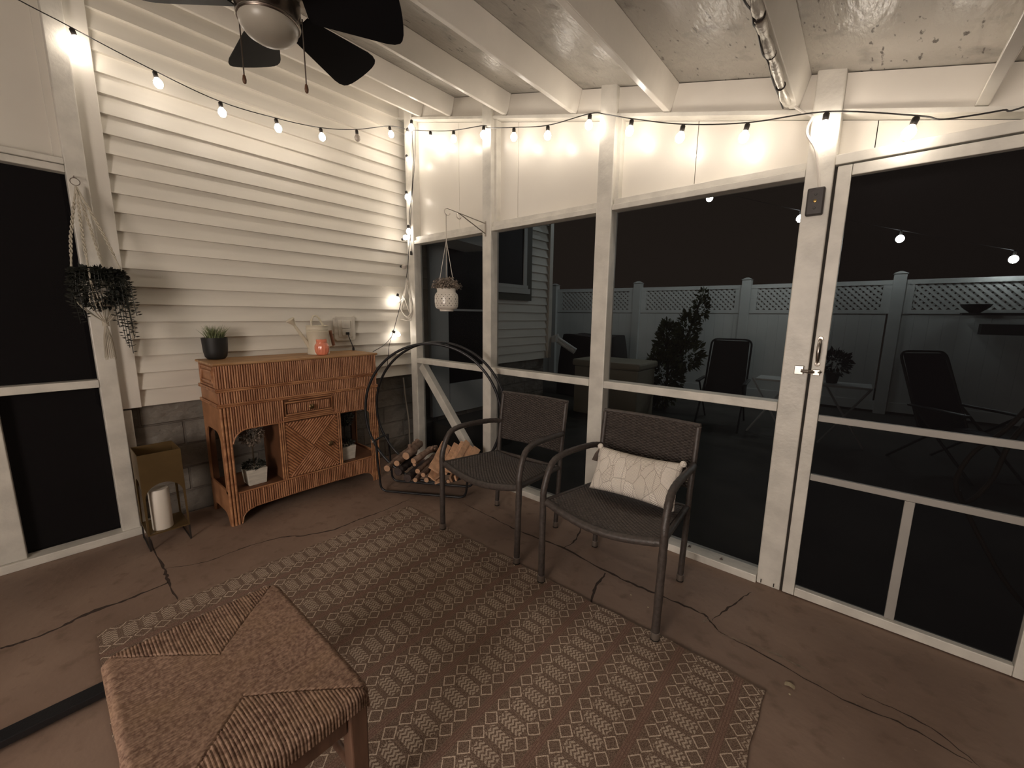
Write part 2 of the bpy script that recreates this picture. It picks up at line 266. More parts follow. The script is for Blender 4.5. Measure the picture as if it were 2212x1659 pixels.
# ------------------------------------------------------------------ mesh helpers
class MB:
    def __init__(s): s.v = []; s.f = []
    def add(s, vs, fs):
        o = len(s.v); s.v += [tuple(p) for p in vs]; s.f += [tuple(i + o for i in f) for f in fs]; return s
    def box(s, x0, x1, y0, y1, z0, z1, Mx=None):
        vs = [Vector((x, y, z)) for z in (z0, z1) for y in (y0, y1) for x in (x0, x1)]
        if Mx: vs = [Mx @ p for p in vs]
        return s.add(vs, [(0, 2, 3, 1), (4, 5, 7, 6), (0, 1, 5, 4), (2, 6, 7, 3), (0, 4, 6, 2), (1, 3, 7, 5)])
    def hexa(s, p):   # 8 points, bottom ring then top ring
        return s.add(p, [(3, 2, 1, 0), (4, 5, 6, 7), (0, 1, 5, 4), (1, 2, 6, 5), (2, 3, 7, 6), (3, 0, 4, 7)])
    def bar(s, a, b, wx, wy, up=Vector((0, 0, 1))):
        a = Vector(a); b = Vector(b); d = (b - a).normalized(); up = Vector(up)
        if abs(d.dot(up)) > .98: up = Vector((0, 1, 0))
        sx = d.cross(up).normalized() * wx / 2; sy = sx.cross(d).normalized() * wy / 2
        return s.hexa([a - sx - sy, a + sx - sy, a + sx + sy, a - sx + sy, b - sx - sy, b + sx - sy, b + sx + sy, b - sx + sy])
    def tube(s, pts, r, n=8, closed=False, caps=True):
        P = [Vector(p) for p in pts]; k = len(P); R = r if isinstance(r, (list, tuple)) else [r] * k
        up = None; rings = []
        for i in range(k):
            if closed: t = P[(i + 1) % k] - P[i - 1]
            else: t = P[min(i + 1, k - 1)] - P[max(i - 1, 0)]
            t = t.normalized() if t.length > 1e-9 else Vector((0, 0, 1))
            if up is None: up = t.orthogonal().normalized()
            up = (up - t * up.dot(t)); up = up.normalized() if up.length > 1e-6 else t.orthogonal().normalized()
            b = t.cross(up)
            rings.append([P[i] + (up * math.cos(2 * PI * j / n) + b * math.sin(2 * PI * j / n)) * R[i] for j in range(n)])
        vs = [q for rg in rings for q in rg]; fs = []
        for i in range(k if closed else k - 1):
            i2 = (i + 1) % k
            for j in range(n): fs.append((i * n + j, i * n + (j + 1) % n, i2 * n + (j + 1) % n, i2 * n + j))
        if caps and not closed: fs += [tuple(range(n))[::-1], tuple((k - 1) * n + j for j in range(n))]
        return s.add(vs, fs)
    def lathe(s, prof, c=(0, 0, 0), n=24, ax=None, cap=True):
        c = Vector(c); Q = Matrix.Identity(3) if ax is None else Vector((0, 0, 1)).rotation_difference(Vector(ax)).to_matrix()
        vs = [c + Q @ Vector((r * math.cos(2 * PI * j / n), r * math.sin(2 * PI * j / n), z)) for r, z in prof for j in range(n)]
        fs = [(i * n + j, i * n + (j + 1) % n, (i + 1) * n + (j + 1) % n, (i + 1) * n + j) for i in range(len(prof) - 1) for j in range(n)]
        if cap: fs += [tuple(range(n))[::-1], tuple((len(prof) - 1) * n + j for j in range(n))]
        return s.add(vs, fs)
    def grid(s, fn, nu, nv):
        vs = [fn(i / nu, j / nv) for j in range(nv + 1) for i in range(nu + 1)]
        fs = [(j * (nu + 1) + i, j * (nu + 1) + i + 1, (j + 1) * (nu + 1) + i + 1, (j + 1) * (nu + 1) + i) for j in range(nv) for i in range(nu)]
        return s.add(vs, fs)
    def build(s, name, m, parent=None, smooth=False, bevel=0, sub=0, solid=0, loc=None):
        me = bpy.data.meshes.new(name); me.from_pydata([tuple(p) for p in s.v], [], s.f); me.validate(); me.update()
        bm = bmesh.new(); bm.from_mesh(me); bmesh.ops.recalc_face_normals(bm, faces=bm.faces); bm.to_mesh(me); bm.free()
        o = bpy.data.objects.new(name, me); col.objects.link(o)
        if m: me.materials.append(m if not isinstance(m, str) else M[m])
        if smooth:
            for p in me.polygons: p.use_smooth = True
            me.set_sharp_from_angle(angle=math.radians(50)) if hasattr(me, 'set_sharp_from_angle') else None
        if solid: md = o.modifiers.new('thick', 'SOLIDIFY'); md.thickness = solid; md.offset = 0
        if bevel: md = o.modifiers.new('bevel', 'BEVEL'); md.width = bevel; md.segments = 2; md.limit_method = 'ANGLE'
        if sub: md = o.modifiers.new('sub', 'SUBSURF'); md.levels = sub; md.render_levels = sub
        if parent: o.parent = parent; o.matrix_parent_inverse = Matrix.Translation(-parent.location) if parent.rotation_euler.z == 0 else Matrix.Identity(4)
        return o
def tag(o, label=None, cat=None, group=None, kind=None):
    if label: o['label'] = label
    if cat: o['category'] = cat
    if group: o['group'] = group
    if kind: o['kind'] = kind
    return o
def empty(name, loc=(0, 0, 0)):
    o = bpy.data.objects.new(name, None); o.empty_display_size = 0.05; o.location = loc; col.objects.link(o); return o
def struct(name, mb, m, label=None, cat=None, **k):
    o = mb.build(name, m, None, **k); tag(o, label, cat, kind='structure'); return o
def copy_tree(o, parent=None):
    c = o.copy(); col.objects.link(c)
    if parent: c.parent = parent
    for ch in list(o.children): copy_tree(ch, c)
    return c
def spline(pts, n=8):
    P = [Vector(p) for p in pts]; out = []
    for i in range(len(P) - 1):
        p0 = P[max(i - 1, 0)]; p1 = P[i]; p2 = P[i + 1]; p3 = P[min(i + 2, len(P) - 1)]
        for k in range(n):
            t = k / n
            out.append(0.5 * ((2 * p1) + (-p0 + p2) * t + (2 * p0 - 5 * p1 + 4 * p2 - p3) * t * t + (-p0 + 3 * p1 - 3 * p2 + p3) * t ** 3))
    return out + [P[-1]]
def roundpoly(pts, r, n=6):
    P = [Vector(p) for p in pts]; out = [P[0]]
    for i in range(1, len(P) - 1):
        a = (P[i - 1] - P[i]); b = (P[i + 1] - P[i]); q = min(r, a.length * .49, b.length * .49)
        A = P[i] + a.normalized() * q; B = P[i] + b.normalized() * q
        for k in range(n + 1):
            t = k / n; out.append(A * (1 - t) ** 2 + P[i] * 2 * t * (1 - t) + B * t * t)
    return out + [P[-1]]
def ZH(x): return 2.996 - 0.2675 * x        # bottom of joists and rim
def ZC(x): return 3.128 - 0.2645 * x        # underside of roof deck
# =================================================================== SETTING
struct('floor', MB().box(-0.13, 4.7, -4.75, 0.10, -0.08, 0.0), 'floor')
flo = bpy.data.objects['floor']
def crack(pts, w0, m='crack', jit=0.008, z=0.0008):
    P = [at(x, y, 'z', 0) for x, y in pts]; P = spline(P, 7); n = len(P); L = []; Rr = []
    for i, p in enumerate(P):
        t = (P[min(i + 1, n - 1)] - P[max(i - 1, 0)]); t.normalize(); nn = Vector((-t.y, t.x, 0))
        q = p + nn * random.uniform(-jit, jit) * .5; ww = w0 * random.uniform(.35, 1.25) * (0.35 + 0.65 * math.sin(PI * min(1, max(0.05, i / (n - 1)))))
        L.append((q + nn * ww).to_tuple()[:2] + (z,)); Rr.append((q - nn * ww).to_tuple()[:2] + (z,))
    mb = MB(); mb.add([v for pr in zip(L, Rr) for v in pr], [(2 * i, 2 * i + 1, 2 * i + 3, 2 * i + 2) for i in range(n - 1)])
    return mb.build('crack', m, flo)
crack([(358, 1228), (450, 1212), (530, 1182), (608, 1161), (657, 1157), (722, 1144), (770, 1124), (819, 1107), (875, 1083), (886, 1080)], .006)
crack([(1004, 1088), (1065, 1119), (1126, 1149), (1212, 1182), (1313, 1236), (1370, 1263), (1427, 1287), (1513, 1324), (1533, 1340), (1553, 1365)], .007)
crack([(1309, 1239), (1285, 1271), (1277, 1302)], .008)
crack([(1218, 1184), (1244, 1165), (1258, 1133)], .005)
crack([(1537, 1340), (1580, 1308), (1622, 1279)], .004)
crack([(0, 1401), (60, 1383), (124, 1358), (194, 1324), (277, 1294), (365, 1258)], .012)
crack([(318, 1150), (340, 1200), (357, 1236), (364, 1258), (384, 1296)], .007)
crack([(1553, 1365), (1640, 1410), (1820, 1510), (1960, 1570), (2100, 1650)], .004)
crack([(1860, 1500), (1990, 1560), (2120, 1659)], .003)
# scuffed paint marks on the floor
scuff = mat('worn_floor_patch', (0.30, 0.23, 0.17), 0.7, var=0.4, vscale=40)
for pts, wd in (([(1560, 1370), (1600, 1385), (1640, 1398)], .004), ([(1635, 1396), (1690, 1420), (1750, 1452)], .008), ([(1228, 1196), (1214, 1208)], .004), ([(1530, 1338), (1515, 1345)], .006)):
    crack(pts, wd, scuff, z=0.0011).name = 'scuff'
struct('ground', MB().box(-9, 12, 0.11, 9, -0.16, -0.08), 'ground')

# ---- house wall on the left: clapboards over a block foundation
def boards(mb, y0, y1, z0=0.767, n=24, p=0.10137):
    for k in range(n):
        a = z0 + k * p; b = a + p
        mb.hexa([(-.11, y0, a), (-.055, y0, a), (-.055, y1, a), (-.11, y1, a), (-.11, y0, b), (-.079, y0, b), (-.079, y1, b), (-.11, y1, b)])
    return mb
struct('wall_left', boards(boards(MB(), -1.885, 0.29), 0.29, 2.34), 'siding')
fw = struct('wall_foundation', MB().box(-.30, -.112, -2.02, 2.30, -0.16, 0.765), 'blockwall')
struct('wall_beyond', MB().box(-.30, -.115, -2.05, 2.34, 0.78, 3.25), 'gap')
# ---- left corner post, corner boards, left opening
struct('trim_1', MB().box(-.08, .0, -2.045, -1.965, 0, 2.92), 'trim', bevel=.004)
struct('trim_2', MB().box(-.08, -.040, -1.965, -1.878, 0.765, 3.0), 'paint', bevel=.003)
struct('trim_3', MB().box(-.09, -.045, -1.965, -1.925, 0.0, 0.755), 'trim', bevel=.003)
struct('wall_left_upper', MB().box(-.12, -.095, -4.0, -2.045, 2.10, 3.1).box(-.12, -.07, -2.075, -2.045, 2.105, 3.1), 'panel')
w1 = empty('window_1', (-.06, -2.25, 0)); tag(w1, 'screened opening left of the clapboard wall with a mid rail', 'window', kind='structure')
MB().box(-.08, .0, -3.2, -2.045, 2.072, 2.10).box(-.075, -.012, -3.2, -2.045, 2.035, 2.070).build('head_rail', 'trim', w1, bevel=.004)
MB().box(-.08, .005, -3.2, -2.045, .912, .955).build('mid_rail', 'trim', w1, bevel=.004)
MB().box(-.10, .02, -3.2, -1.90, .0, .045).build('sill', 'trim', w1, bevel=.004)
MB().box(-.08, .0, -2.52, -2.41, .046, .91).build('stile', 'trim', w1, bevel=.004)
MB().box(-.066, -.064, -3.2, -2.046, .956, 2.034).box(-.066, -.064, -2.409, -2.046, .046, .911).build('screen', 'dark_screen', w1)
# ---- posts of the screen wall
def post(n, x0, x1, z1, y0=0.0, y1=.09, m='trim'):
    return struct('trim_%d' % n, MB().box(x0, x1, y0, y1, 0.0, z1), m, bevel=.005)
post(4, .045, .135, ZC(.045)); post(5, .975, 1.062, ZC(.975)); post(6, 1.918, 2.018, ZC(1.918)); post(7, 2.934, 3.034, ZC(2.934)); post(8, 3.835, 3.93, ZC(3.835))
# posts' inner cleats under the deck
for i, x in enumerate((1.062, 2.018)):
    struct('trim_%d' % (9 + i), MB().box(x, x + .02, .035, .088, 2.003, ZC(x) - .05), 'trim')
# ---- rim board and header trim (slope down to the right)
def slopebox(x0, x1, y0, y1, a, b):
    return MB().hexa([(x0, y0, a(x0)), (x1, y0, a(x1)), (x1, y1, a(x1)), (x0, y1, a(x0)), (x0, y0, b(x0)), (x1, y0, b(x1)), (x1, y1, b(x1)), (x0, y1, b(x0))])
spans = [(-.07, .0445), (.1355, .9745), (1.0625, 1.9175), (2.0185, 2.9335), (3.0345, 3.8345), (3.9305, 4.7)]
rim = MB(); ht = MB()
for a, b in spans:
    s1 = slopebox(a, b, .03, .10, lambda x: ZH(x) - .004, lambda x: ZC(x) - .004); rim.add(s1.v, s1.f)
    s2 = slopebox(a, b, .012, .10, lambda x: ZH(x) - .022, lambda x: ZH(x) - .004); ht.add(s2.v, s2.f)
struct('trim_11', rim, 'paint'); struct('trim_12', ht, 'trim')
# ---- plywood panels above the screens
wb = MB()
for a, b in ((.046, .638), (.641, .98), (.98, 1.245), (1.248, 1.95), (1.95, 2.442), (2.4455, 3.0), (3.0, 3.150), (3.1535, 3.86), (3.9, 4.7)):
    s1 = slopebox(a, b, .082, .098, lambda x: 1.99, lambda x: ZH(x) - .024); wb.add(s1.v, s1.f)
struct('wall_back', wb, 'panel')
struct('trim_15', MB().box(-.056, .0445, .075, .0815, 0, 2.99), 'gap')  # dark board added to stand for shade in the gap beside the post
kn = MB()
for px, py in ((1497, 338),):
    c = at(px, py, 'y', .082); kn.lathe([(.0, 0), (.018, 0), (.018, .001), (.0, .001)], (c.x, .0815, c.z), 20, ax=(0, 1, 0), cap=False)
kn.build('knot_mark', 'trim', bpy.data.objects['wall_back'])
# ---- screened bays
def bay(n, x0, x1, label, brace=False):
    e = empty('window_%d' % n, ((x0 + x1) / 2, .05, 0)); tag(e, label, 'window', kind='structure')
    MB().box(x0, x1, .022, .09, 1.972, 2.002).box(x0, x1, .004, .09, 1.938, 1.969).build('head_rail', 'trim', e, bevel=.003)
    MB().box(x0, x1, .0, .088, .895, .940).build('mid_rail', 'trim', e, bevel=.004)
    MB().box(x0, x1, -.012, .10, .0, .042).build('sill', 'trim', e, bevel=.004)
    MB().box(x0, x1, .070, .072, .043, .894).box(x0, x1, .070, .072, .941, 1.937).build('screen', 'screen', e)
    if brace:
        MB().bar((.165, .045, .875), (.94, .045, .035), .075, .055, up=(0, 1, 0)).build('diagonal_brace', 'trim', e, bevel=.003)
bay(2, .136, .974, 'narrow screened bay beside the house wall with a diagonal brace', True)
bay(3, 1.063, 1.917, 'screened bay between the hanging plant post and the next post')
bay(4, 2.019, 2.933, 'wide screened bay behind the chair with the pillow')
nl = MB()
for px, py in ((1645, 1243), (1672, 1256)):
    c = at(px, py, 'y', -.012); nl.box(c.x - .002, c.x + .002, -.014, -.010, .015, .032)
nl.build('nail', 'gap', bpy.data.objects['window_4'])
# ---- screen door
d = empty('door_1', (3.43, .0, 0)); tag(d, 'white framed screen door at the right end of the porch', 'door', kind='structure')
MB().box(3.045, 3.092, -.005, .035, .005, 1.955).build('stile', 'trim', d, bevel=.003)
MB().box(3.780, 3.830, -.005, .035, .005, 1.955).build('stile', 'trim', d, bevel=.003)
MB().box(3.093, 3.779, -.004, .034, 1.912, 1.955).build('top_rail', 'trim', d, bevel=.003)
MB().box(3.093, 3.779, -.004, .034, .005, .048).build('bottom_rail', 'trim', d, bevel=.003)
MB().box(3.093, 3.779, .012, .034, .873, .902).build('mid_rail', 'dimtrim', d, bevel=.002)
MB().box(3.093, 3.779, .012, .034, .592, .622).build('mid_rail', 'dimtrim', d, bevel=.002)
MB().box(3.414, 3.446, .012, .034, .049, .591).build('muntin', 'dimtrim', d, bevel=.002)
MB().box(3.093, 3.779, .022, .024, .049, .591).box(3.093, 3.779, .022, .024, .623, .872).box(3.093, 3.779, .022, .024, .903, 1.911).build('screen', 'door_screen', d)
MB().box(3.034, 3.0445, .012, .06, 0, 1.958).build('jamb_gap', 'gap', d)
struct('trim_13', MB().box(3.0345, 3.834, -.01, .09, 1.961, 2.0), 'trim', bevel=.003)
hb = MB(); P = [Vector((3.064, -.006, 1.242)), Vector((3.064, -.03, 1.228)), Vector((3.064, -.042, 1.19)), Vector((3.064, -.03, 1.152)), Vector((3.064, -.006, 1.138))]
hb.tube(spline(P, 6), [.005 + .0035 * math.sin(PI * i / 24) for i in range(25)], 10)
for z in (1.245, 1.133): hb.lathe([(0, 0), (.011, 0), (.009, .004), (0, .005)], (3.064, -.005, z), 14, ax=(0, -1, 0), cap=False)
h = hb.build('pull_handle', 'nickel', d, smooth=True)
lt = MB().box(3.052, 3.078, -.026, -.005, 1.084, 1.110).tube([(3.058, -.020, 1.098), (3.035, -.03, 1.098), (3.01, -.026, 1.100)], .008, 8).box(2.984, 3.018, -.022, -.001, 1.082, 1.122).tube([(3.07, -.02, 1.098), (3.082, -.03, 1.10)], .005, 8)
lt.build('latch', 'nickel', d, smooth=False, bevel=.002)
# ---- rear end of the porch (behind the camera): clapboard wall, plus an inferred window added to light the posts
rw = MB()
for k in range(31):
    a = .0 + k * .10137; b = a + .10137
    rw.hexa([(-.1, -4.66, a), (4.7, -4.66, a), (4.7, -4.74, a), (-.1, -4.74, a), (-.1, -4.68, b), (4.7, -4.68, b), (4.7, -4.74, b), (-.1, -4.74, b)])
struct('wall_front', rw, 'siding')
lw = empty('window_5', (2.9, -4.64, 1.4)); tag(lw, 'unseen lit curtained window, inferred and added in the rear porch wall', 'window', kind='structure')
MB().box(2.20, 3.60, -4.655, -4.60, .82, .90).box(2.20, 3.60, -4.655, -4.61, 1.90, 1.99).box(2.20, 2.29, -4.655, -4.61, .90, 1.90).box(3.51, 3.60, -4.655, -4.61, .90, 1.90).box(2.29, 3.51, -4.64, -4.615, 1.385, 1.42).build('sash', 'trim', lw, bevel=.004)
MB().box(2.29, 3.51, -4.658, -4.642, .90, 1.90).build('added_lit_curtain', 'added_lit_curtain', lw)
# ---- roof deck and joists
roof = struct('ceiling', slopebox(-.3, 4.8, -4.75, .12, lambda x: ZC(x), lambda x: ZC(x) + .03), 'osb')
jx = [.255, .622, 1.188, 1.745, 2.315, 2.877, 3.446, 4.012, 4.572]
for x in jx:     # rafters stand square to the sloping deck; x is the lower right-hand edge
    sv = Vector((.9668, 0, -.2557)); nv_ = Vector((.2557, 0, .9668)); BR_ = Vector((x, 0, ZH(x))); BL_ = BR_ - sv * .036
    def up_(p):
        t = (ZC(p.x) - p.z) / (nv_.z + .2645 * nv_.x); return p + nv_ * (t - .0004)
    q = [BL_, BR_, up_(BR_), up_(BL_)]; ya, yb = -4.64, .029
    MB().add([(p.x, y, p.z) for y in (ya, yb) for p in q], [(0, 1, 2, 3), (7, 6, 5, 4), (0, 4, 5, 1), (1, 5, 6, 2), (2, 6, 7, 3), (3, 7, 4, 0)]).build('joist', 'paint', roof, bevel=.003)

# =================================================================== OUTSIDE
ws = empty('house_side_door', (-.06, .7, .2)); tag(ws, 'pale side door with dark glass on the house beyond the screens', 'door')
Z = lambda z: z
MB().box(-.058, -.02, .29, .52, .30, 2.10).box(-.058, -.02, .29, 1.14, 2.10, 2.2).box(-.058, -.03, .52, 1.14, .30, .62).build('casing', 'ext_siding', ws, bevel=.003)
MB().box(-.05, -.045, .52, 1.14, .62, 2.10).build('glass', 'dark_glass', ws)
MB().box(-.046, -.03, .52, 1.14, 1.375, 1.395).box(-.046, -.03, 1.10, 1.14, .62, 2.1).build('glazing_bar', 'ext_siding', ws)
st = MB().box(-.056, .35, .30, 1.10, -.08, .25); tag(st.build('concrete_step', 'ground'), 'dark concrete step below the side door outside', 'step')
hs = MB().hexa([(-.019, .20, 2.005), (.41, .20, 1.985), (.41, .76, 1.955), (-.019, .76, 1.975), (-.019, .20, 2.10), (.41, .20, 2.09), (.41, .76, 2.06), (-.019, .76, 2.08)])
tag(hs.build('door_canopy', 'ext_siding'), 'pale canopy over the side door outside', 'canopy')
wn = empty('house_window', (-.03, 1.6, 1.6)); tag(wn, 'double hung window in dark brown casing on the house wall outside', 'window')
MB().box(-.057, -.03, 1.12, 1.90, 1.52, 2.60).build('casing', 'brown_trim', wn)
MB().box(-.030, -.012, 1.14, 1.85, 1.60, 1.66).box(-.030, -.012, 1.72, 1.78, 1.66, 2.6).box(-.030, -.008, 1.14, 1.80, 1.66, 1.70).build('sash', 'vinyl', wn)
MB().box(-.030, -.024, 1.14, 1.72, 1.70, 2.6).build('glass', 'dark_glass', wn)
struct('trim_14', MB().box(-.09, -.04, 2.30, 2.37, .77, 3.2), 'siding')
dp = MB().tube(roundpoly([(-.02, 2.44, 1.08), (.0, 2.45, 1.02), (.24, 2.55, .86)], .05), .045, 10).box(-.06, .03, 2.38, 2.48, .98, 1.06)
tag(dp.build('downspout', 'vinyl', smooth=True), 'white downspout elbow at the house corner above the storage box', 'downspout')
sb = empty('storage_box', (.55, 3.2, -.08)); tag(sb, 'beige lidded storage box outside behind the screens', 'box')
MB().box(.02, 1.0, 2.9, 3.5, -.08, .62).build('body', 'beige', sb, bevel=.02)
MB().box(-.01, 1.03, 2.87, 3.53, .622, .72).build('lid', 'beige', sb, bevel=.03)
gc = MB()
def gfn(u, v):
    a = 2 * PI * u; sx = .62 * (1 - .25 * v ** 3); sy = .33 * (1 - .2 * v ** 3); r = 1 + .06 * math.sin(7 * a) * (1 - v)
    top = 1 - max(0, v - .8) * 5
    return Vector((-.42 + math.copysign(abs(math.cos(a)) ** .6, math.cos(a)) * sx * r * max(top, .0), 4.2 + math.copysign(abs(math.sin(a)) ** .6, math.sin(a)) * sy * r * max(top, 0), -.08 + 1.08 * min(v / .8, 1) + .03 * math.cos(3 * a)))
gc.grid(gfn, 40, 20); tag(gc.build('covered_grill', 'black_cloth', smooth=True), 'grill under a black cloth cover beside the white fence', 'grill')
# fence: panels with lattice tops
FP = [(-3.7, 4.85), (-1.99, 5.26), (-.27, 5.65), (1.58, 5.95), (3.53, 6.05), (5.5, 6.12), (7.4, 6.15)]
fence = empty('vinyl_fence', (1.6, 5.9, -.08)); tag(fence, 'white vinyl privacy fence with lattice top across the yard', 'fence')
for x, y in FP:
    a = MB().box(x - .07, x + .07, y - .07, y + .07, -.08, 1.99).hexa([(x - .085, y - .085, 1.991), (x + .085, y - .085, 1.991), (x + .085, y + .085, 1.991), (x - .085, y + .085, 1.991), (x - .02, y - .02, 2.03), (x + .02, y - .02, 2.03), (x + .02, y + .02, 2.03), (x - .02, y + .02, 2.03)])
    a.build('fence_post', 'vinyl', fence)
for (x0, y0), (x1, y1) in zip(FP[:-1], FP[1:]):
    A = Vector((x0, y0, 0)); B = Vector((x1, y1, 0)); dd = (B - A).normalized(); L = (B - A).length
    T = Matrix.Translation(A) @ Matrix((dd, Vector((-dd.y, dd.x, 0)), Vector((0, 0, 1)))).transposed().to_4x4()
    p = MB().box(.07, L - .07, -.025, .025, 1.84, 1.905, T).box(.07, L - .07, -.025, .025, 1.42, 1.48, T).box(.07, L - .07, -.025, .025, -.04, .1, T)
    p.box(.07, .17, -.02, .02, 1.48, 1.84, T).box(L - .17, L - .07, -.02, .02, 1.48, 1.84, T)
    k = .07
    while k < L - .1:
        p.box(k, min(k + .148, L - .07), -.012, .012, .1, 1.42, T); k += .1492
    p.build('fence_panel', 'vinyl', fence)
    lat = MB(); s = .17 - .36
    while s < L - .17:
        for sg in (1, -1):
            a0, a1 = s, s + .36; z0, z1 = (1.48, 1.84) if sg > 0 else (1.84, 1.48)
            if a1 < .17: pass
            t0 = max(0, (.17 - a0) / .36); t1 = min(1, (L - .17 - a0) / .36)
            if t1 > t0 + .02:
                pa = T @ Vector((a0 + .36 * t0, .006 * sg, z0 + (z1 - z0) * t0)); pb = T @ Vector((a0 + .36 * t1, .006 * sg, z0 + (z1 - z0) * t1))
                lat.bar(pa, pb, .038, .008, up=(T.to_3x3() @ Vector((0, 1, 0))))
        s += .085
    lat.build('lattice', 'vinyl', fence)
# shrub
def leaves(mb, c, r, n, size, shape=None, flat=.5, droop=0):
    c = Vector(c)
    for i in range(n):
        v = Vector((random.gauss(0, 1), random.gauss(0, 1), random.gauss(0, 1))).normalized() * random.uniform(.35, 1.0) ** .6
        p = c + Vector((v.x * r[0], v.y * r[1], v.z * r[2])); a = Vector((v.x, v.y, v.z + random.uniform(-.5, .6) - droop)).normalized(); sd = a.orthogonal().normalized()
        sd = Matrix.Rotation(random.uniform(0, 2 * PI), 3, a) @ sd; s = size * random.uniform(.6, 1.3); nn = a.cross(sd) * s * .12
        mb.add([p, p + a * s * .5 + sd * s * .26 + nn, p + a * s, p + a * s * .5 - sd * s * .26 + nn], [(0, 1, 2, 3)])
    return mb
sh = empty('evergreen_shrub', (1.0, 4.0, -.08)); tag(sh, 'tall two-lobed evergreen shrub in front of the fence', 'shrub')
f_ = MB(); leaves(f_, (.95, 4, .45), (.26, .24, .5), 1100, .09); leaves(f_, (.98, 4, .95), (.17, .16, .3), 500, .085); leaves(f_, (.93, 4, 1.12), (.07, .07, .18), 180, .07)
leaves(f_, (1.25, 4, 1.15), (.15, .13, .26), 420, .08); leaves(f_, (1.4, 4, 1.45), (.085, .08, .16), 150, .075); leaves(f_, (1.42, 4, 1.65), (.05, .05, .09), 50, .07); leaves(f_, (1.25, 4, .8), (.22, .2, .25), 400, .09)
f_.build('foliage', 'shrub', sh)
MB().tube([(1.0, 4, -.08), (1.0, 4, .5), (.95, 4, 1.1)], .02, 6).tube([(1.0, 4, .4), (1.2, 4, .9), (1.4, 4, 1.6)], .014, 6).build('stem', 'bark', sh)
# folding patio chairs
def patio_chair(loc, rz, label, sc_=1.0, blade='black_cloth'):
    e = empty('patio_recliner', (0, 0, 0)); tag(e, label, 'chair', 'folding recliners in the yard')
    hw = .25
    back = [(-hw, .02, .38), (-hw, .34, 1.12), (hw, .34, 1.12), (hw, .02, .38)]
    MB().tube(roundpoly(back, .09), .013, 8).build('back_frame', 'grey_metal', e, smooth=True)
    MB().hexa([(-hw + .012, .018, .38), (hw - .012, .018, .38), (hw - .012, .026, .38), (-hw + .012, .026, .38), (-hw + .03, .325, 1.10), (hw - .03, .325, 1.10), (hw - .03, .333, 1.10), (-hw + .03, .333, 1.10)]).build('back_sling', blade, e)
    MB().box(-hw, hw, -.5, .02, .37, .385).build('seat_sling', blade, e)
    for s in (-1, 1):
        MB().tube([(s * hw, -.5, -.0), (s * hw, .12, .60)], .012, 6).build('leg', 'grey_metal', e)
        MB().tube([(s * hw, .3, 0), (s * hw, -.35, .58)], .012, 6).build('leg', 'grey_metal', e)
        MB().box(s * (hw + .02) - .025, s * (hw + .02) + .025, -.4, .14, .585, .61).build('armrest', 'grey_metal', e, bevel=.01)
    e.location = loc; e.rotation_euler.z = rz; e.scale = (sc_,) * 3; return e
patio_chair((1.86, 3.75, -.08), 0.1, 'dark folding patio recliner right of the shrub by the fence')
patio_chair((3.92, 3.4, -.08), 0.75, 'navy folding recliner seen through the screen door', .98, 'sling')
tb = empty('patio_table', (2.8, 3.5, -.08)); tag(tb, 'long pale folding table behind the door post outside', 'table')
MB().box(2.28, 3.35, 3.35, 3.7, .60, .625).build('tabletop', 'vinyl', tb, bevel=.008)
for x in (2.42, 3.15):
    MB().tube([(x - .2, 3.5, -.08), (x + .2, 3.5, .6)], .012, 6).build('leg', 'ext_siding', tb); MB().tube([(x + .2, 3.53, -.08), (x - .2, 3.53, .6)], .012, 6).build('leg', 'ext_siding', tb)
pt = empty('potted_shrub', (3.0, 3.52, .626)); tag(pt, 'small dark potted plant on the outdoor folding table', 'potted plant')
MB().lathe([(.05, 0), (.07, .12), (.06, .125)], (3.0, 3.52, .626), 14).build('pot', 'black_pot', pt, smooth=True)
leaves(MB(), (3.0, 3.52, .86), (.13, .11, .13), 320, .06).build('foliage', 'leaf_dark', pt)
# wall shelf on the fence
sf = MB().box(3.95, 5.4, 5.78, 5.98, 1.19, 1.23).box(3.95, 5.4, 5.78, 5.98, .98, 1.12)
a = at(2075, 664, 'y', 5.85); b = at(2212, 676, 'y', 5.85)
se = empty('fence_shelf', (4.9, 5.88, 1.0)); tag(se, 'dark plank shelf hung on the fence beyond the screen door', 'shelf')
MB().box(a.x + .02, b.x + .6, 5.80, 5.99, b.z - .03, b.z + .0).build('shelf_board', 'black_cloth', se)
c1 = at(2120, 700, 'y', 5.85); c2 = at(2212, 725, 'y', 5.85)
MB().box(c1.x, c2.x + .6, 5.80, 5.99, c2.z, c1.z).build('shelf_board', 'black_cloth', se)
bw = MB().lathe([(.05, 0), (.13, .07), (.15, .11), (.14, .11), (.10, .04)], (a.x + .14, 5.88, b.z + .001), 20)
tag(bw.build('bowl', 'black_cloth', smooth=True), 'dark bowl on the end of the fence shelf', 'bowl')
# tube loops added outside, standing in for curved reflections in the door
hp = [at(x, y, 'y', .35) for x, y in ((2240, 860), (2170, 930), (2100, 980), (2065, 1040), (2085, 1085), (2140, 1040), (2180, 960), (2230, 900))]
hp2 = [at(x, y, 'y', .36) for x, y in ((2070, 1060), (2090, 1110), (2160, 1240), (2230, 1330))]
ho = MB().tube(spline(hp, 8), .009, 8).tube(spline(hp2, 8), .009, 8)
hz = tag(ho.build('reflection_arcs', mat('tan_arc', (.07, .05, .03), .6), smooth=True), 'tan tube loops standing in for curved reflections in the screen door', 'reflection')
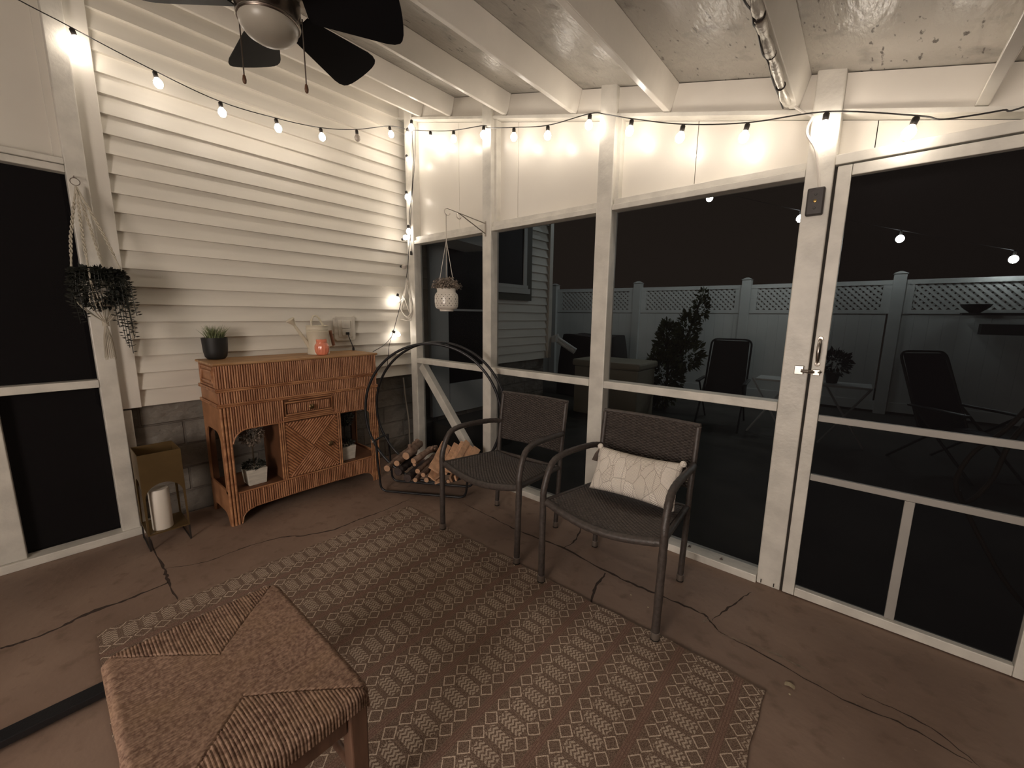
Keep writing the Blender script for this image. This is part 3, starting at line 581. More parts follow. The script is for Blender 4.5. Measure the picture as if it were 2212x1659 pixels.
# yard lights on a cable
YP = [(-.90, 3.49, 3.77), (.17, 3.98, 3.42), (1.26, 4.47, 3.07), (2.35, 4.96, 2.72), (3.44, 5.45, 2.40), (4.55, 5.93, 2.10)]
yl = empty('yard_string_light', (2.35, 4.96, 2.8)); tag(yl, 'string of cool white bulbs strung over the dark yard', 'string light')
MB().tube(spline([Vector(p) + Vector((0, 0, .11)) for p in YP], 6), .002, 5).build('cable', 'wire_black', yl)
for p in YP:
    MB().lathe([(.013, .05), (.016, .055), (.016, .10), (.006, .115)], p, 10).build('socket', 'socket', yl)
    MB().lathe([(.003, -.045), (.025, -.038), (.042, -.015), (.045, .008), (.034, .035), (.014, .049)], p, 14).build('bulb', 'yard_bulb', yl, smooth=True)
# =================================================================== STRING LIGHTS
def bulb_mesh(mb, p, r=.0215, ax=(0, 0, 1)):
    return mb.lathe([(.004, -1.15 * r), (.6 * r, -.98 * r), (.92 * r, -.45 * r), (r, 0), (.90 * r, .45 * r), (.55 * r, .95 * r), (.36 * r, 1.3 * r)], p, 16, ax=ax)
def light_string(name, label, bulbs, cable, group=None, lit_m='bulb'):
    """bulbs: (point, lit, hang direction up)"""
    e = empty(name, cable[0]); tag(e, label, 'string light', group)
    MB().tube(spline(cable, 6), .0028, 6).build('cable', 'wire_black', e, smooth=True)
    for p, lit, up in bulbs:
        p = Vector(p); up = Vector(up).normalized()
        bulb_mesh(MB(), p, ax=up).build('bulb', (lit_m if lit == 1 else 'dimbulb' if lit == 2 else 'unlit'), e, smooth=True)
        MB().lathe([(.0085, .024), (.0105, .026), (.0115, .034), (.0115, .050), (.006, .056)], p, 12, ax=up).build('socket', 'socket', e, smooth=True)
    return e
UPZ = (0, 0, 1)
b1 = [at(167, 90, 'x', .038), at(342, 180, 'x', .12)] + [at(x, y, 'x', .17) for x, y in ( (480, 243), (601, 277), (696, 296), (772, 298))] + [at(845, 290, 'x', .14)]
tilt1 = [(.05, -.28, 1), (.05, -.22, 1), (0, -.1, 1), (.0, -.2, 1), (0, -.15, 1), (0, -.05, 1), (0, -.25, 1)]
c1 = [Vector((.12, -2.75, 3.0))] + [Vector((.06, -2.25, 2.79))] + [p + Vector(t).normalized() * .058 for p, t in zip(b1, tilt1)] + [Vector((.10, -.03, 2.86))]
light_string('string_light', 'warm bulb string swagged across the clapboard wall from left post to corner',
             [(p, 0 if i == 5 else 1, t) for i, (p, t) in enumerate(zip(b1, tilt1))], c1)
px2 = [(930, 300), (980, 300), (1044, 291), (1110, 296), (1183, 293), (1272, 270), (1360, 283), (1469, 297), (1607, 296), (1780, 275), (1963, 287)]
yy2 = [-.03, -.05, -.035, -.05, -.06, -.05, -.05, -.06, -.05, -.045, -.06]
b2 = [at(x, y, 'y', v) for (x, y), v in zip(px2, yy2)]
tilt2 = [(0, 0, 1), (0, 0, 1), (.1, 0, 1), (0, 0, 1), (0, 0, 1), (.1, 0, 1), (.2, 0, 1), (.22, 0, 1), (.2, 0, 1), (.05, 0, 1), (.3, .1, 1)]
tp = [p + Vector(t).normalized() * .058 for p, t in zip(b2, tilt2)]
c2 = [Vector((.10, -.02, 2.86))] + tp[:3] + [at(1053, 276, 'y', -.012)] + tp[3:6] + [at(1309, 247, 'y', -.012)] + tp[6:9] + tp[9:] + [at(2030, 258, 'y', -.07), at(2090, 251, 'y', -.07), at(2166, 238, 'y', -.07), at(2235, 223, 'y', -.07), Vector((3.95, -.08, 2.13)), Vector((4.4, -.08, 2.05))]
light_string('string_light', 'warm bulb string along the top of the screen wall from corner to door',
             [(p, 1, t) for p, t in zip(b2, tilt2)] + [(Vector((3.78, -.08, 2.05)), 1, UPZ)], c2)
# drop down the corner post
b3 = [(at(888, 275, 'y', -.03), 1, (.2, 0, 1)), (at(881, 292, 'y', -.03), 1, (0, 0, 1)), (at(883, 345, 'y', -.03), 1, (-.8, 0, 1)), (at(880, 426, 'y', -.03), 1, (-.3, 0, 1)),
      (at(883, 500, 'y', -.03), 1, (-.1, 0, 1)), (at(876, 513, 'y', -.05), 1, (-.8, 0, -.2)), (at(873, 576, 'y', -.05), 0, (-1, 0, .1)), (at(858, 647, 'x', .0), 1, (-.2, .3, 1)), (at(859, 722, 'x', .0), 1, (-.3, -.9, .6))]
c3 = [at(892, 268, 'y', -.008)] + [at(x, y, 'y', -.02) for x, y in ((890, 290), (893, 345), (889, 420), (884, 470), (887, 500), (883, 540), (881, 575))] + [at(x, y, 'x', -.02) for x, y in ((874, 625), (866, 655), (858, 685), (850, 715))] + [at(845, 728, 'x', .03), at(830, 745, 'x', .16), Vector((.30, -.535, 1.042))]
e3 = light_string('string_light', 'bunched warm bulb string hanging down the corner post to the rattan cabinet', b3, c3, lit_m='corner_bulb')
MB().tube(spline([at(897, 275, 'y', -.008), at(896, 345, 'y', -.01), at(890, 425, 'y', -.01), at(886, 500, 'y', -.01), at(890, 550, 'y', -.01)], 6), .0025, 5).build('cable', 'wire_black', e3, smooth=True)
MB().tube(spline([at(x, y, 'x', -.045) for x, y in ((850, 715), (841, 745), (838, 775), (836, 800))], 5), .0025, 5).build('cable', 'wire_black', e3, smooth=True)
p = at(888, 551, 'y', -.015); MB().lathe([(.008, 0), (.012, .004), (.010, .03), (.004, .036)], p, 10).build('plug', 'socket', e3)
# white cord coil hung in the corner
cc = MB()
for k in range(4):
    cc.tube(spline([at(x + random.uniform(-2, 2), y, 'y', -.02 - .006 * k) for x, y in ((880, 600 + 4 * k), (871, 640), (868 - k, 668), (876, 683), (886, 690 - 3 * k), (890, 665), (884, 630), (880, 603 + 4 * k))], 6), .0035, 6)
cc.tube(spline([at(x, y, 'y', -.03) for x, y in ((872, 640), (888, 688), (880, 692), (868, 690), (856, 688), (851, 678), (858, 660), (872, 640))], 6), .003, 6)
tag(cc.build('extension_cord', 'wire_white', smooth=True), 'white extension cord coiled and hung in the corner beside the string lights', 'cord')

# =================================================================== CORNER: pipe and junction plate, joist cable
pc = MB().tube(roundpoly([(.015, -.02, 0), (.012, -.02, .35), (-.03, -.02, .52), (-.055, -.02, .74)], .08), .007, 8)
tag(pc.build('wall_pipe', 'pipe', smooth=True), 'thin pale pipe running down the block wall in the corner', 'pipe')
sp = empty('switch_plate', (2.985, -.01, 1.82)); tag(sp, 'dark bronze push button plate on the post beside the screen door', 'switch')
MB().box(2.952, 3.014, -.028, -.002, 1.768, 1.880).build('cover_plate', 'dark_plate', sp, bevel=.006)
MB().lathe([(.0, 0), (.007, 0), (.006, .006), (0, .007)], (2.983, -.028, 1.825), 14, ax=(0, -1, 0), cap=False).build('button', 'brass', sp, smooth=True)
for z in (1.852, 1.797): MB().lathe([(0, 0), (.005, 0), (.004, .002), (0, .002)], (2.983, -.028, z), 10, ax=(0, -1, 0), cap=False).build('screw', 'socket', sp)
cv = [at(x, y, 'y', -.012) for x, y in ((1769, 407), (1767, 367), (1764, 335), (1758, 315), (1744, 292), (1745, 272), (1754, 255), (1750, 248), (1735, 243))] + [at(1716, 230, 'y', -.02)]
tag(MB().tube(spline(cv, 6), .0055, 7).build('switch_cable', 'wire_white', smooth=True), 'white cable curling down the post to the bronze push button plate', 'cable')
jp = [at(x, y, 'z', 2.212) for x, y in ((1590, -90), (1612, -35), (1632, 5), (1640, 30), (1643, 45), (1652, 75), (1662, 110), (1672, 135), (1684, 175), (1692, 205), (1702, 226))]
jw = empty('ceiling_cable', jp[-1]); tag(jw, 'foil wrapped cable clipped along the ceiling joist above the door post', 'cable')
P = spline(jp, 6); MB().tube(P, [.009 + .007 * abs(math.sin(i * .31)) + random.uniform(0, .002) for i in range(len(P))], 9).build('wrapped_cable', 'tape', jw, smooth=True)
MB().tube([q + Vector((-.016, 0, -.004 + .006 * math.sin(i * .5))) for i, q in enumerate(P)], .003, 5).build('thin_wire', 'wire_black', jw, smooth=True)
for i in (20, 38, 50):
    q = P[i]; MB().tube([q + Vector((.014 * math.cos(a), 0, .014 * math.sin(a))) for a in [k * PI / 6 for k in range(12)]], .003, 5, closed=True).build('clip', 'dark_plate', jw)

# =================================================================== CEILING FAN
FC = Vector((1.415, -1.556, 2.365))
fan = empty('ceiling_fan', (FC.x, FC.y, 2.64)); tag(fan, 'ceiling fan with black blades and an unlit frosted bowl light', 'ceiling fan')
MB().lathe([(.05, .18), (.08, .17), (.085, .10), (.105, .09), (.110, .06), (.108, .02), (.104, -.01), (.104, -.03), (.101, -.035)], (FC.x, FC.y, 2.41), 40).build('motor_housing', 'motor', fan, smooth=True)
MB().lathe([(.05, ZC(1.36) - 2.40 - .06), (.06, ZC(1.36) - 2.40 - .025), (.06, ZC(1.36) - 2.40 + .005)] , FC, 30).lathe([(.02, .22), (.02, ZC(1.36) - 2.40 - .05)], FC, 14).build('mounting_rod', 'nickel', fan, smooth=True)
MB().lathe([(.002, -.050), (.03, -.048), (.056, -.041), (.079, -.027), (.094, -.009), (.099, .012), (.099, .03)], FC, 40).build('light_bowl', 'frost', fan, smooth=True)
MB().tube([FC + Vector((.102 * math.cos(a), .102 * math.sin(a), .016)) for a in [k * PI / 24 for k in range(48)]], .004, 6, closed=True).build('bowl_ring', 'nickel', fan, smooth=True)
for k in range(6):
    A = math.radians(47.5 + 60 * k); ca, sa = math.cos(A), math.sin(A)
    prof = []
    W = lambda r: .055 + .052 * min(1, (r - .14) / .27)
    rs = [.13, .2, .28, .36, .405, .435]
    for r in rs: prof.append((r, W(r)))
    tipp = [(.41 + .065 * math.sin(t), (.090) * (1 if True else 1) * (1 - .0 * t)) for t in ()]
    out = [(r, wd) for r, wd in prof]
    R0 = .480
    arc = [(math.sqrt(max(R0 ** 2 - y * y, 0)) - .012 * (abs(y) / .1) ** 8, y) for y in [.1, .088, .065, .035, 0, -.035, -.065, -.088, -.1]]
    pts2 = out + arc + [(r, -wd) for r, wd in reversed(prof)]
    pt = math.radians(-19); vs = []
    for top in (0, 1):
        for r, y in pts2:
            z = y * math.sin(pt) + top * .006; yv = y * math.cos(pt)
            vs.append((FC.x + ca * r - sa * yv, FC.y + sa * r + ca * yv, 2.437 + z))
    n = len(pts2); mb = MB().add(vs, [tuple(range(n))[::-1], tuple(range(n, 2 * n))] + [(i, (i + 1) % n, n + (i + 1) % n, n + i) for i in range(n)])
    mb.build('blade', 'fan_blade', fan)
    MB().bar((FC.x + ca * .10, FC.y + sa * .10, 2.455), (FC.x + ca * .2, FC.y + sa * .2, 2.448), .035, .006).build('blade_arm', 'nickel', fan)
for (pa, pb) in (((514, 12), (519, 148)), ((651, 20), (657, 168))):
    q = FC + RX * (.113 if pa[0] > 600 else -.113) ; 
    q = Vector((q.x, q.y, 0)); d_ = (q - CAM); 
    depth = (Vector((q.x, q.y, 2.37)) - CAM).dot(RF)
    def dp_(px, py): return CAM + (RX * ((px - 1106) / FPX) + RD * ((py - 829.5) / FPX) + RF) * depth
    A_ = dp_(*pa); zz = dp_(pb[0], pb[1]).z; xy = A_
    e_ = MB().tube([(xy.x, xy.y, 2.40), (xy.x, xy.y, zz)], .0026, 6); e_.build('pull_chain', 'motor', fan)
    MB().lathe([(.002, -.032), (.006, -.028), (.0075, -.018), (.005, -.004), (.002, .0)], (xy.x, xy.y, zz), 12).build('pull_knob', 'wood_pull', fan, smooth=True)

# =================================================================== RATTAN CABINET
CB = empty('rattan_cabinet', (.13, -1.05, 0)); tag(CB, 'rattan reed console cabinet with one drawer and a diagonal reed door', 'cabinet')
XF, XB, Y0, Y1, ZT = .32, -.055, -1.582, -.528, 1.033
def reeds(name, y0, y1, zlo, zhi, x=XF, p=.0136, r=.0062, m='rattan', axis='y', seg=5, parent=CB):
    mb = MB(); n = max(1, round(abs(y1 - y0) / p)); q = (y1 - y0) / n
    for i in range(n):
        yc = y0 + q * (i + .5); a = zlo(yc) if callable(zlo) else zlo; b = zhi(yc) if callable(zhi) else zhi
        if b - a < .004: continue
        rr = abs(q) * .445; vs = []
        jitter = random.uniform(-.0008, .0008)
        for z in (a, b):
            for k in range(seg + 1):
                t = PI * k / seg
                if axis == 'y': vs.append((x - .004 + (rr + jitter) * 1.45 * math.sin(t), yc - rr * math.cos(t), z))
                else: vs.append((yc - rr * math.cos(t), x - (-.003 + rr * math.sin(t)) * 1, z))
        fs = [(k, k + 1, seg + 2 + k, seg + 1 + k) for k in range(seg)] + [tuple(range(seg + 1)), tuple(range(seg + 1, 2 * seg + 2))]
        mb.add(vs, fs)
    return mb.build(name, m, parent, smooth=True)
# top
tp_ = MB().box(XB, XF + .012, Y0 - .012, Y1 + .012, ZT - .014, ZT)
tp_.build('top', mat('rattan_top', (0.50, 0.30, 0.15), 0.5, col2=(0.30, 0.15, 0.06), vscale=30, vstretch=(1, .15, 1), bump=.4, bscale=60, bstretch=(2, .2, 1)), CB, bevel=.004)
# carcass boards
MB().box(XB, XF - .004, Y0 + .004, Y1 - .004, .62, ZT - .0145).build('carcass', 'rattan_side', CB)
MB().box(XF - .0035, XF - .0025, Y0 + .004, Y1 - .004, .62, ZT - .0145).build('groove_shade_backing', 'rattan_dark', CB)  # thin dark sheet, painted shade for the grooves between the reeds
def rail(y0, y1, z, r=.007, x=XF + .004, name='moulding'):
    mb = MB().tube([(x, y0, z), (x, y1, z)], r, 8); mb.tube([(XB, y0, z), (x, y0, z)], r, 8).tube([(XB, y1, z), (x, y1, z)], r, 8)
    return mb.build(name, 'rattan_rail', CB, smooth=True)
for z in (ZT - .010, .873, .862, .779, .768): rail(Y0 - .003, Y1 + .003, z, .0062)
reeds('upper_reeds', Y0, Y1, .880, ZT - .016)
reeds('band_reeds', Y0, Y1, .785, .856)
# arches
def arch(yc0, yc1, top, rad):     # opening soffit height at y
    def f(y):
        d = min(y - yc0, yc1 - y)
        if d < 0: return 0
        if d >= rad: return top
        return top - rad + math.sqrt(max(0, rad * rad - (rad - d) ** 2))
    return f
LO = (-1.528, -1.262); RO = (-.835, -.592)
fl = lambda y: (arch(LO[0], LO[1] + .3, .612, .095)(y))
fr = lambda y: (arch(RO[0] - .3, RO[1], .606, .075)(y))
reeds('front_reeds', LO[0], -1.222, lambda y: fl(y), .762)
reeds('front_reeds', -.895, RO[1], lambda y: fr(y), .762)
# corner stiles: vertical canes, full height to foot
def apz(y):
    d = min(y - Y0, Y1 - y)
    d2 = d - .06
    if d2 <= 0: return 0.0
    if d2 < .075: return .085 * math.sqrt(max(0, 1 - (1 - d2 / .075) ** 2))
    return .085 + .012 * math.sin((y - Y0) / (Y1 - Y0) * PI)
for a, b in ((Y0, LO[0] - .0), (RO[1], Y1)):
    reeds('corner_canes', a, b, lambda y: apz(y), .762, p=.0175, m='rattan_rail')
reeds('apron_reeds', LO[0], RO[1], lambda y: apz(y), .205)
MB().tube([(XF + .003, LO[0] + .0, .207), (XF + .003, RO[1], .207)], .006, 8).build('shelf_moulding', 'rattan_rail', CB, smooth=True)
# arch edge canes
for yc0, yc1, ff in ((LO[0], LO[1], fl), (RO[0], RO[1], fr)):
    pts = [(XF + .001, yc0 + (yc1 - yc0) * k / 28 * .998 + .0006, ff(yc0 + (yc1 - yc0) * k / 28 * .998 + .0006)) for k in range(29)]
    MB().tube(pts, .0045, 6).build('arch_edge', 'rattan_rail', CB, smooth=True)
ap = [(XF + .001, Y0 + .06 + (Y1 - Y0 - .12) * k / 80, apz(Y0 + .06 + (Y1 - Y0 - .12) * k / 80)) for k in range(81)]
MB().tube(ap, .004, 6).build('apron_edge', 'rattan_rail', CB, smooth=True)
# door
DY0, DY1, DZ0, DZ1 = -1.258, -.838, .212, .606
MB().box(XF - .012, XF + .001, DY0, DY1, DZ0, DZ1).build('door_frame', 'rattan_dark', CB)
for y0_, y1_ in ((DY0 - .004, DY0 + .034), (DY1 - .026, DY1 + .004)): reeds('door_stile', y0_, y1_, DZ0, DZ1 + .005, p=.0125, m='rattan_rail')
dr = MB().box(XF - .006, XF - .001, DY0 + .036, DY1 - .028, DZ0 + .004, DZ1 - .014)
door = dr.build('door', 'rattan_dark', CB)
iy0, iy1, iz0, iz1 = DY0 + .037, DY1 - .029, DZ0 + .004, DZ1 - .006
cy, cz = (iy0 + iy1) / 2, (iz0 + iz1) / 2; hw_, hh_ = (iy1 - iy0) / 2, (iz1 - iz0) / 2
def clip_line(p, d, tri):
    t0, t1 = -9, 9
    for i in range(3):
        a = tri[i]; b = tri[(i + 1) % 3]; nx, ny = -(b[1] - a[1]), (b[0] - a[0]); den = nx * d[0] + ny * d[1]; num = nx * (a[0] - p[0]) + ny * (a[1] - p[1])
        if abs(den) < 1e-9:
            if num > 0: return None
            continue
        t = num / den
        if den > 0: t0 = max(t0, t)
        else: t1 = min(t1, t)
    return (t0, t1) if t1 - t0 > .008 else None
TL, TR, BR, BL, CC = (-hw_, hh_), (hw_, hh_), (hw_, -hh_), (-hw_, -hh_), (0, 0)
pr = MB()
dn_ = Vector((hw_, -hh_, 0)).normalized(); up_ = Vector((hw_, hh_, 0)).normalized()
for tri, dv in (((BL, CC, TL), dn_), ((CC, BR, TR), dn_), ((TL, CC, TR), up_), ((BL, BR, CC), up_)):
    # make counter-clockwise
    ar = (tri[1][0] - tri[0][0]) * (tri[2][1] - tri[0][1]) - (tri[1][1] - tri[0][1]) * (tri[2][0] - tri[0][0])
    if ar < 0: tri = (tri[0], tri[2], tri[1])
    nv = Vector((-dv.y, dv.x, 0)); k = -40
    while k < 40:
        o_ = nv * (k + .5) * .0160; r_ = clip_line((o_.x, o_.y), (dv.x, dv.y), tri)
        if r_:
            a = Vector((XF - .001, cy + o_.x + dv.x * (r_[0] + .002), cz + o_.y + dv.y * (r_[0] + .002))); b = Vector((XF - .001, cy + o_.x + dv.x * (r_[1] - .002), cz + o_.y + dv.y * (r_[1] - .002)))
            pr.tube([a, b], .0072, 8)
        k += 1
pr.build('diagonal_reeds', 'rattan_diag', door, smooth=True)
kb = MB().lathe([(.005, 0), (.005, .012), (.016, .014), (.019, .020), (.014, .027), (0.001, .029)], (XF + .005, -.935, .398), 16, ax=(1, 0, 0)); kb.build('door_knob', 'knob', door, smooth=True)
MB().tube([(XF + .003, DY0, DZ1 + .010), (XF + .003, DY1, DZ1 + .010)], .006, 7).tube([(XF + .003, -1.225, .628), (XF + .003, -.893, .628)], .006, 7).tube([(XF + .003, -1.225, .641), (XF + .003, -.893, .641)], .006, 7).build('moulding', 'rattan_rail', CB, smooth=True)
# drawer
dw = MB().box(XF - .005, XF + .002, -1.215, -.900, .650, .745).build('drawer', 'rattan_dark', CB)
reeds('drawer_reeds', -1.203, -.911, .666, .727, x=XF + .004, p=.0125, parent=dw)
MB().tube([(XF + .010, -1.215, .656), (XF + .010, -.900, .656), (XF + .010, -.900, .739), (XF + .010, -1.215, .739)], .0062, 8, closed=True).tube([(XF + .006, -1.19, .755), (XF + .006, -.90, .755)], .0055, 7).build('drawer_frame', 'rattan_rail', dw, smooth=True)
MB().lathe([(.005, 0), (.005, .010), (.016, .012), (.018, .018), (.013, .024), (0.001, .026)], (XF + .012, -1.052, .694), 16, ax=(1, 0, 0)).build('drawer_knob', 'knob', dw, smooth=True)
# shelf, inner partitions, legs, sides
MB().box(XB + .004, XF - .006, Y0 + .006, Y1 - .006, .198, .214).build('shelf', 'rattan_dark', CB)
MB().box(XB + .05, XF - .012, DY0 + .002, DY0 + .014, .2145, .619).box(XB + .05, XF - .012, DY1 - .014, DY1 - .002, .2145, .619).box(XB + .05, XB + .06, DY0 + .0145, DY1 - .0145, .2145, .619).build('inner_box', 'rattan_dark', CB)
for yy, s in ((Y0, 1), (Y1, -1)):
    # side panels with arched opening and arched foot
    mb = MB(); N_ = 40
    sz = lambda x: (arch(XB + .035, XF - .035, .605, .085)(x)); sa = lambda x: (0 if min(x - XB, XF - x) < .03 else .075 * math.sqrt(max(0, 1 - (1 - min(1, (min(x - XB, XF - x) - .03) / .08)) ** 2)))
    for i in range(N_):
        xa = XB + (XF - .004 - XB) * i / N_; xb = XB + (XF - .004 - XB) * (i + 1) / N_; y_in = yy + s * .010
        for lo, hi in (((lambda x: sz(x) if sz(x) > 0 else .214), (lambda x: .764)), (sa, (lambda x: .2295))):
            mb.hexa([(xa, min(yy, y_in), lo(xa)), (xb, min(yy, y_in), lo(xb)), (xb, max(yy, y_in), lo(xb)), (xa, max(yy, y_in), lo(xa)), (xa, min(yy, y_in), hi(xa)), (xb, min(yy, y_in), hi(xb)), (xb, max(yy, y_in), hi(xb)), (xa, max(yy, y_in), hi(xa))])
    mb.build('side_panel', 'rattan_side', CB)
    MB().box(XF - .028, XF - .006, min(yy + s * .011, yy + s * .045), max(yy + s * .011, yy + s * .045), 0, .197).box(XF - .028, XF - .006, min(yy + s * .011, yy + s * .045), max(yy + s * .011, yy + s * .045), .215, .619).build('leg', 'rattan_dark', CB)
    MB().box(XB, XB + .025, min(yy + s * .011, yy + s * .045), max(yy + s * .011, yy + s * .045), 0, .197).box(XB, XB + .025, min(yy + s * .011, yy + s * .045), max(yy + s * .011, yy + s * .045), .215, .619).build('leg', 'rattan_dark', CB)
# framed square on the left end of the top section
sq = MB()
for a in (.0, .03):
    sq.tube([(XB + .05 + a, Y0 - .001, .89 + a * .8), (XF - .04 - a, Y0 - .001, .89 + a * .8), (XF - .04 - a, Y0 - .001, ZT - .03 - a * .8), (XB + .05 + a, Y0 - .001, ZT - .03 - a * .8)], .006, 6, closed=True)
sq.tube([(XF - .01, Y0 - .001, .88), (XF - .01, Y0 - .001, ZT - .02)], .006, 6)
sq.build('side_moulding', 'rattan_rail', CB, smooth=True)
# -- things on the cabinet
bp_ = empty('grass_pot', (.035, -1.497, ZT)); tag(bp_, 'matte black pot of spiky pale grass on the left end of the rattan cabinet', 'potted plant')
pc_ = Vector((.035, -1.497, ZT + .001))
MB().lathe([(.030, 0), (.048, .003), (.060, .018), (.066, .05), (.071, .138), (.067, .138), (.060, .128)], pc_, 32).build('pot', 'black_pot', bp_, smooth=True)
gb = MB()
for i in range(150):
    a = random.uniform(0, 2 * PI); r0 = random.uniform(0, .045); L = random.uniform(.045, .105); lean = random.uniform(.1, .75) * (r0 / .045 * .6 + .4)
    b0 = pc_ + Vector((r0 * math.cos(a), r0 * math.sin(a), .122)); d_ = Vector((math.cos(a) * lean, math.sin(a) * lean, 1)).normalized()
    gb.tube([b0, b0 + d_ * L * .5, b0 + d_ * L + Vector((math.cos(a), math.sin(a), -.3)) * L * .12], [.0028, .0022, .0003], 4, caps=False)
gb.build('grass', 'grass', bp_)
MB().lathe([(0.001, .126), (.061, .126), (.061, .124)], pc_, 24, cap=False).build('soil', 'soil', bp_)
wc = empty('watering_can', (.12, -.876, ZT)); tag(wc, 'cream enamel watering can with wooden grip on the rattan cabinet', 'watering can')
zc0 = ZT + .001
MB().lathe([(.074, 0), (.0755, .004), (.0755, .012), (.0745, .016), (.0745, .165), (.0765, .168), (.0745, .172), (.0765, .176), (.0745, .180), (.0765, .184), (.0745, .188), (.0745, .205), (.077, .209), (.075, .212), (.070, .209)], (.12, -.876, zc0), 40).build('body', 'can', wc, smooth=True)
spo = MB().tube([(.12, -.935, zc0 + .045), (.12, -.965, zc0 + .10), (.12, -1.035, zc0 + .215)], [.016, .014, .009], 14)
q0 = Vector((.12, -1.033, zc0 + .212)); q1 = Vector((.12, -1.066, zc0 + .262))
spo.lathe([(.009, 0), (.012, .012), (.026, .040), (.030, .050), (.028, .053), (.002, .056)], q0, 20, ax=(q1 - q0).normalized())
spo.build('spout', 'can', wc, smooth=True)
MB().tube(spline([(.12, -.915, zc0 + .205), (.12, -.915, zc0 + .245), (.12, -.893, zc0 + .282), (.12, -.862, zc0 + .270), (.12, -.842, zc0 + .235), (.12, -.826, zc0 + .205)], 6), .0075, 8).build('top_handle', 'can', wc, smooth=True)
MB().tube([(.12, -.803, zc0 + .16), (.12, -.782, zc0 + .165), (.12, -.775, zc0 + .165)], .004, 6).tube([(.12, -.803, zc0 + .05), (.12, -.77, zc0 + .055), (.12, -.757, zc0 + .06)], .004, 6).build('handle_bracket', 'can', wc, smooth=True)
MB().tube([(.12, -.779, zc0 + .172), (.12, -.758, zc0 + .058)], .0125, 10).build('wooden_grip', 'can_handle', wc, smooth=True)
jr = empty('coral_jar', (.205, -.889, ZT)); tag(jr, 'coral pink textured glass jar in front of the watering can', 'jar')
jm = MB(); RR = [(.030, 0), (.037, .004), (.046, .022), (.0495, .045), (.048, .068), (.040, .083), (.036, .088), (.036, .092), (.0375, .096), (.036, .100), (.0375, .104), (.036, .108), (.0365, .114), (.033, .114), (.031, .095)]
def jf(u, v):
    k = v * (len(RR) - 1); i = min(int(k), len(RR) - 2); f = k - i; r = RR[i][0] * (1 - f) + RR[i + 1][0] * f; z = RR[i][1] * (1 - f) + RR[i + 1][1] * f
    if .004 < z < .082 and v < .7: r += .0016 * math.cos(u * 2 * PI * 14 + (round(z / .006) % 2) * PI) * math.cos(z / .012 * 2 * PI)
    return Vector((.205 + r * math.cos(2 * PI * u), -.889 + r * math.sin(2 * PI * u), zc0 + z))
jm.grid(jf, 112, 84).lathe([(.001, .002), (.030, .002), (.03, .0)], (.205, -.889, zc0), 20, cap=False); jm.build('glass_body', 'coral', jr, smooth=True)
# boxes with little topiaries in the lower openings
def topiary(cx, cy, label, ball_m, ball_z, ball_r, seed, rings=True):
    random.seed(seed); e = empty('planter_box', (cx, cy, .2145)); tag(e, label, 'potted plant')
    w_ = .061
    MB().hexa([(cx - w_ * .85, cy - w_ * .85, .2150), (cx + w_ * .85, cy - w_ * .85, .2150), (cx + w_ * .85, cy + w_ * .85, .2150), (cx - w_ * .85, cy + w_ * .85, .2150), (cx - w_, cy - w_, .322), (cx + w_, cy - w_, .322), (cx + w_, cy + w_, .322), (cx - w_, cy + w_, .322)]).build('box', 'box', e, bevel=.003)
    leaves(MB(), (cx, cy, .338), (.062, .062, .022), 260, .022).build('moss', 'leaf_dark', e)
    MB().tube([(cx, cy, .33), (cx + .004, cy, .42), (cx - .002, cy, ball_z)], .005, 6).tube([(cx + .01, cy, .33), (cx - .006, cy + .004, .42), (cx + .004, cy, ball_z)], .004, 6).build('stem', 'bark', e)
    leaves(MB(), (cx, cy, ball_z), (ball_r, ball_r, ball_r), 700, .02).build('topiary_ball', ball_m, e)
topiary(.225, -1.400, 'white box planter with a dried grey ball topiary in the left opening', 'leaf_grey', .545, .066, 3)
topiary(.225, -.768, 'white box planter with a dark green ball topiary in the right opening', 'leaf_dark', .545, .066, 4)
random.seed(11)
# outlet
ou = empty('outlet_cover', (-.05, -.6, 1.2)); tag(ou, 'white outdoor outlet on the clapboards with a black plug above the cabinet', 'outlet')
xo = -.058
oy = lambda px: at(px, 720, 'x', xo + .015).y
cyo, czo = -.578, 1.214
def octo(hw, hh, c, x0, x1):
    pts = [(-hw + c, -hh), (hw - c, -hh), (hw, -hh + c), (hw, hh - c), (hw - c, hh), (-hw + c, hh), (-hw, hh - c), (-hw, -hh + c)]
    v = [(x, cyo + a, czo + b) for x in (x0, x1) for a, b in pts]
    return MB().add(v, [tuple(range(8))[::-1], tuple(range(8, 16))] + [(i, (i + 1) % 8, 8 + (i + 1) % 8, 8 + i) for i in range(8)])
octo(.088, .100, .018, -.062, -.036).build('mounting_block', 'plastic', ou, bevel=.003)
MB().box(-.036, -.030, cyo - .060, cyo + .060, czo - .072, czo + .068).build('cover_frame', 'plastic', ou, bevel=.003)
MB().box(-.030, -.018, cyo - .032, cyo + .036, czo + .002, czo + .062).box(-.030, -.018, cyo - .032, cyo + .036, czo - .058, czo - .003).build('receptacle', 'plastic', ou, bevel=.003)
for dz in (.036, .028, .020): MB().box(-.018, -.0165, cyo - .014, cyo + .018, czo + dz, czo + dz + .003).build('slot', 'trim', ou)
pg = MB().box(-.018, .004, cyo - .006, cyo + .014, czo - .050, czo - .030).tube(spline([(.0, cyo + .004, czo - .046), (.008, cyo + .010, czo - .08), (.010, cyo + .028, czo - .13), (.012, cyo + .036, czo - .172)], 6), .0035, 6).lathe([(.009, 0), (.009, .02), (.005, .034)], (.012, cyo + .037, ZT + .001), 10)
tag(pg.build('power_plug', 'wire_black'), 'black plug and cord in the white outdoor outlet', 'plug')

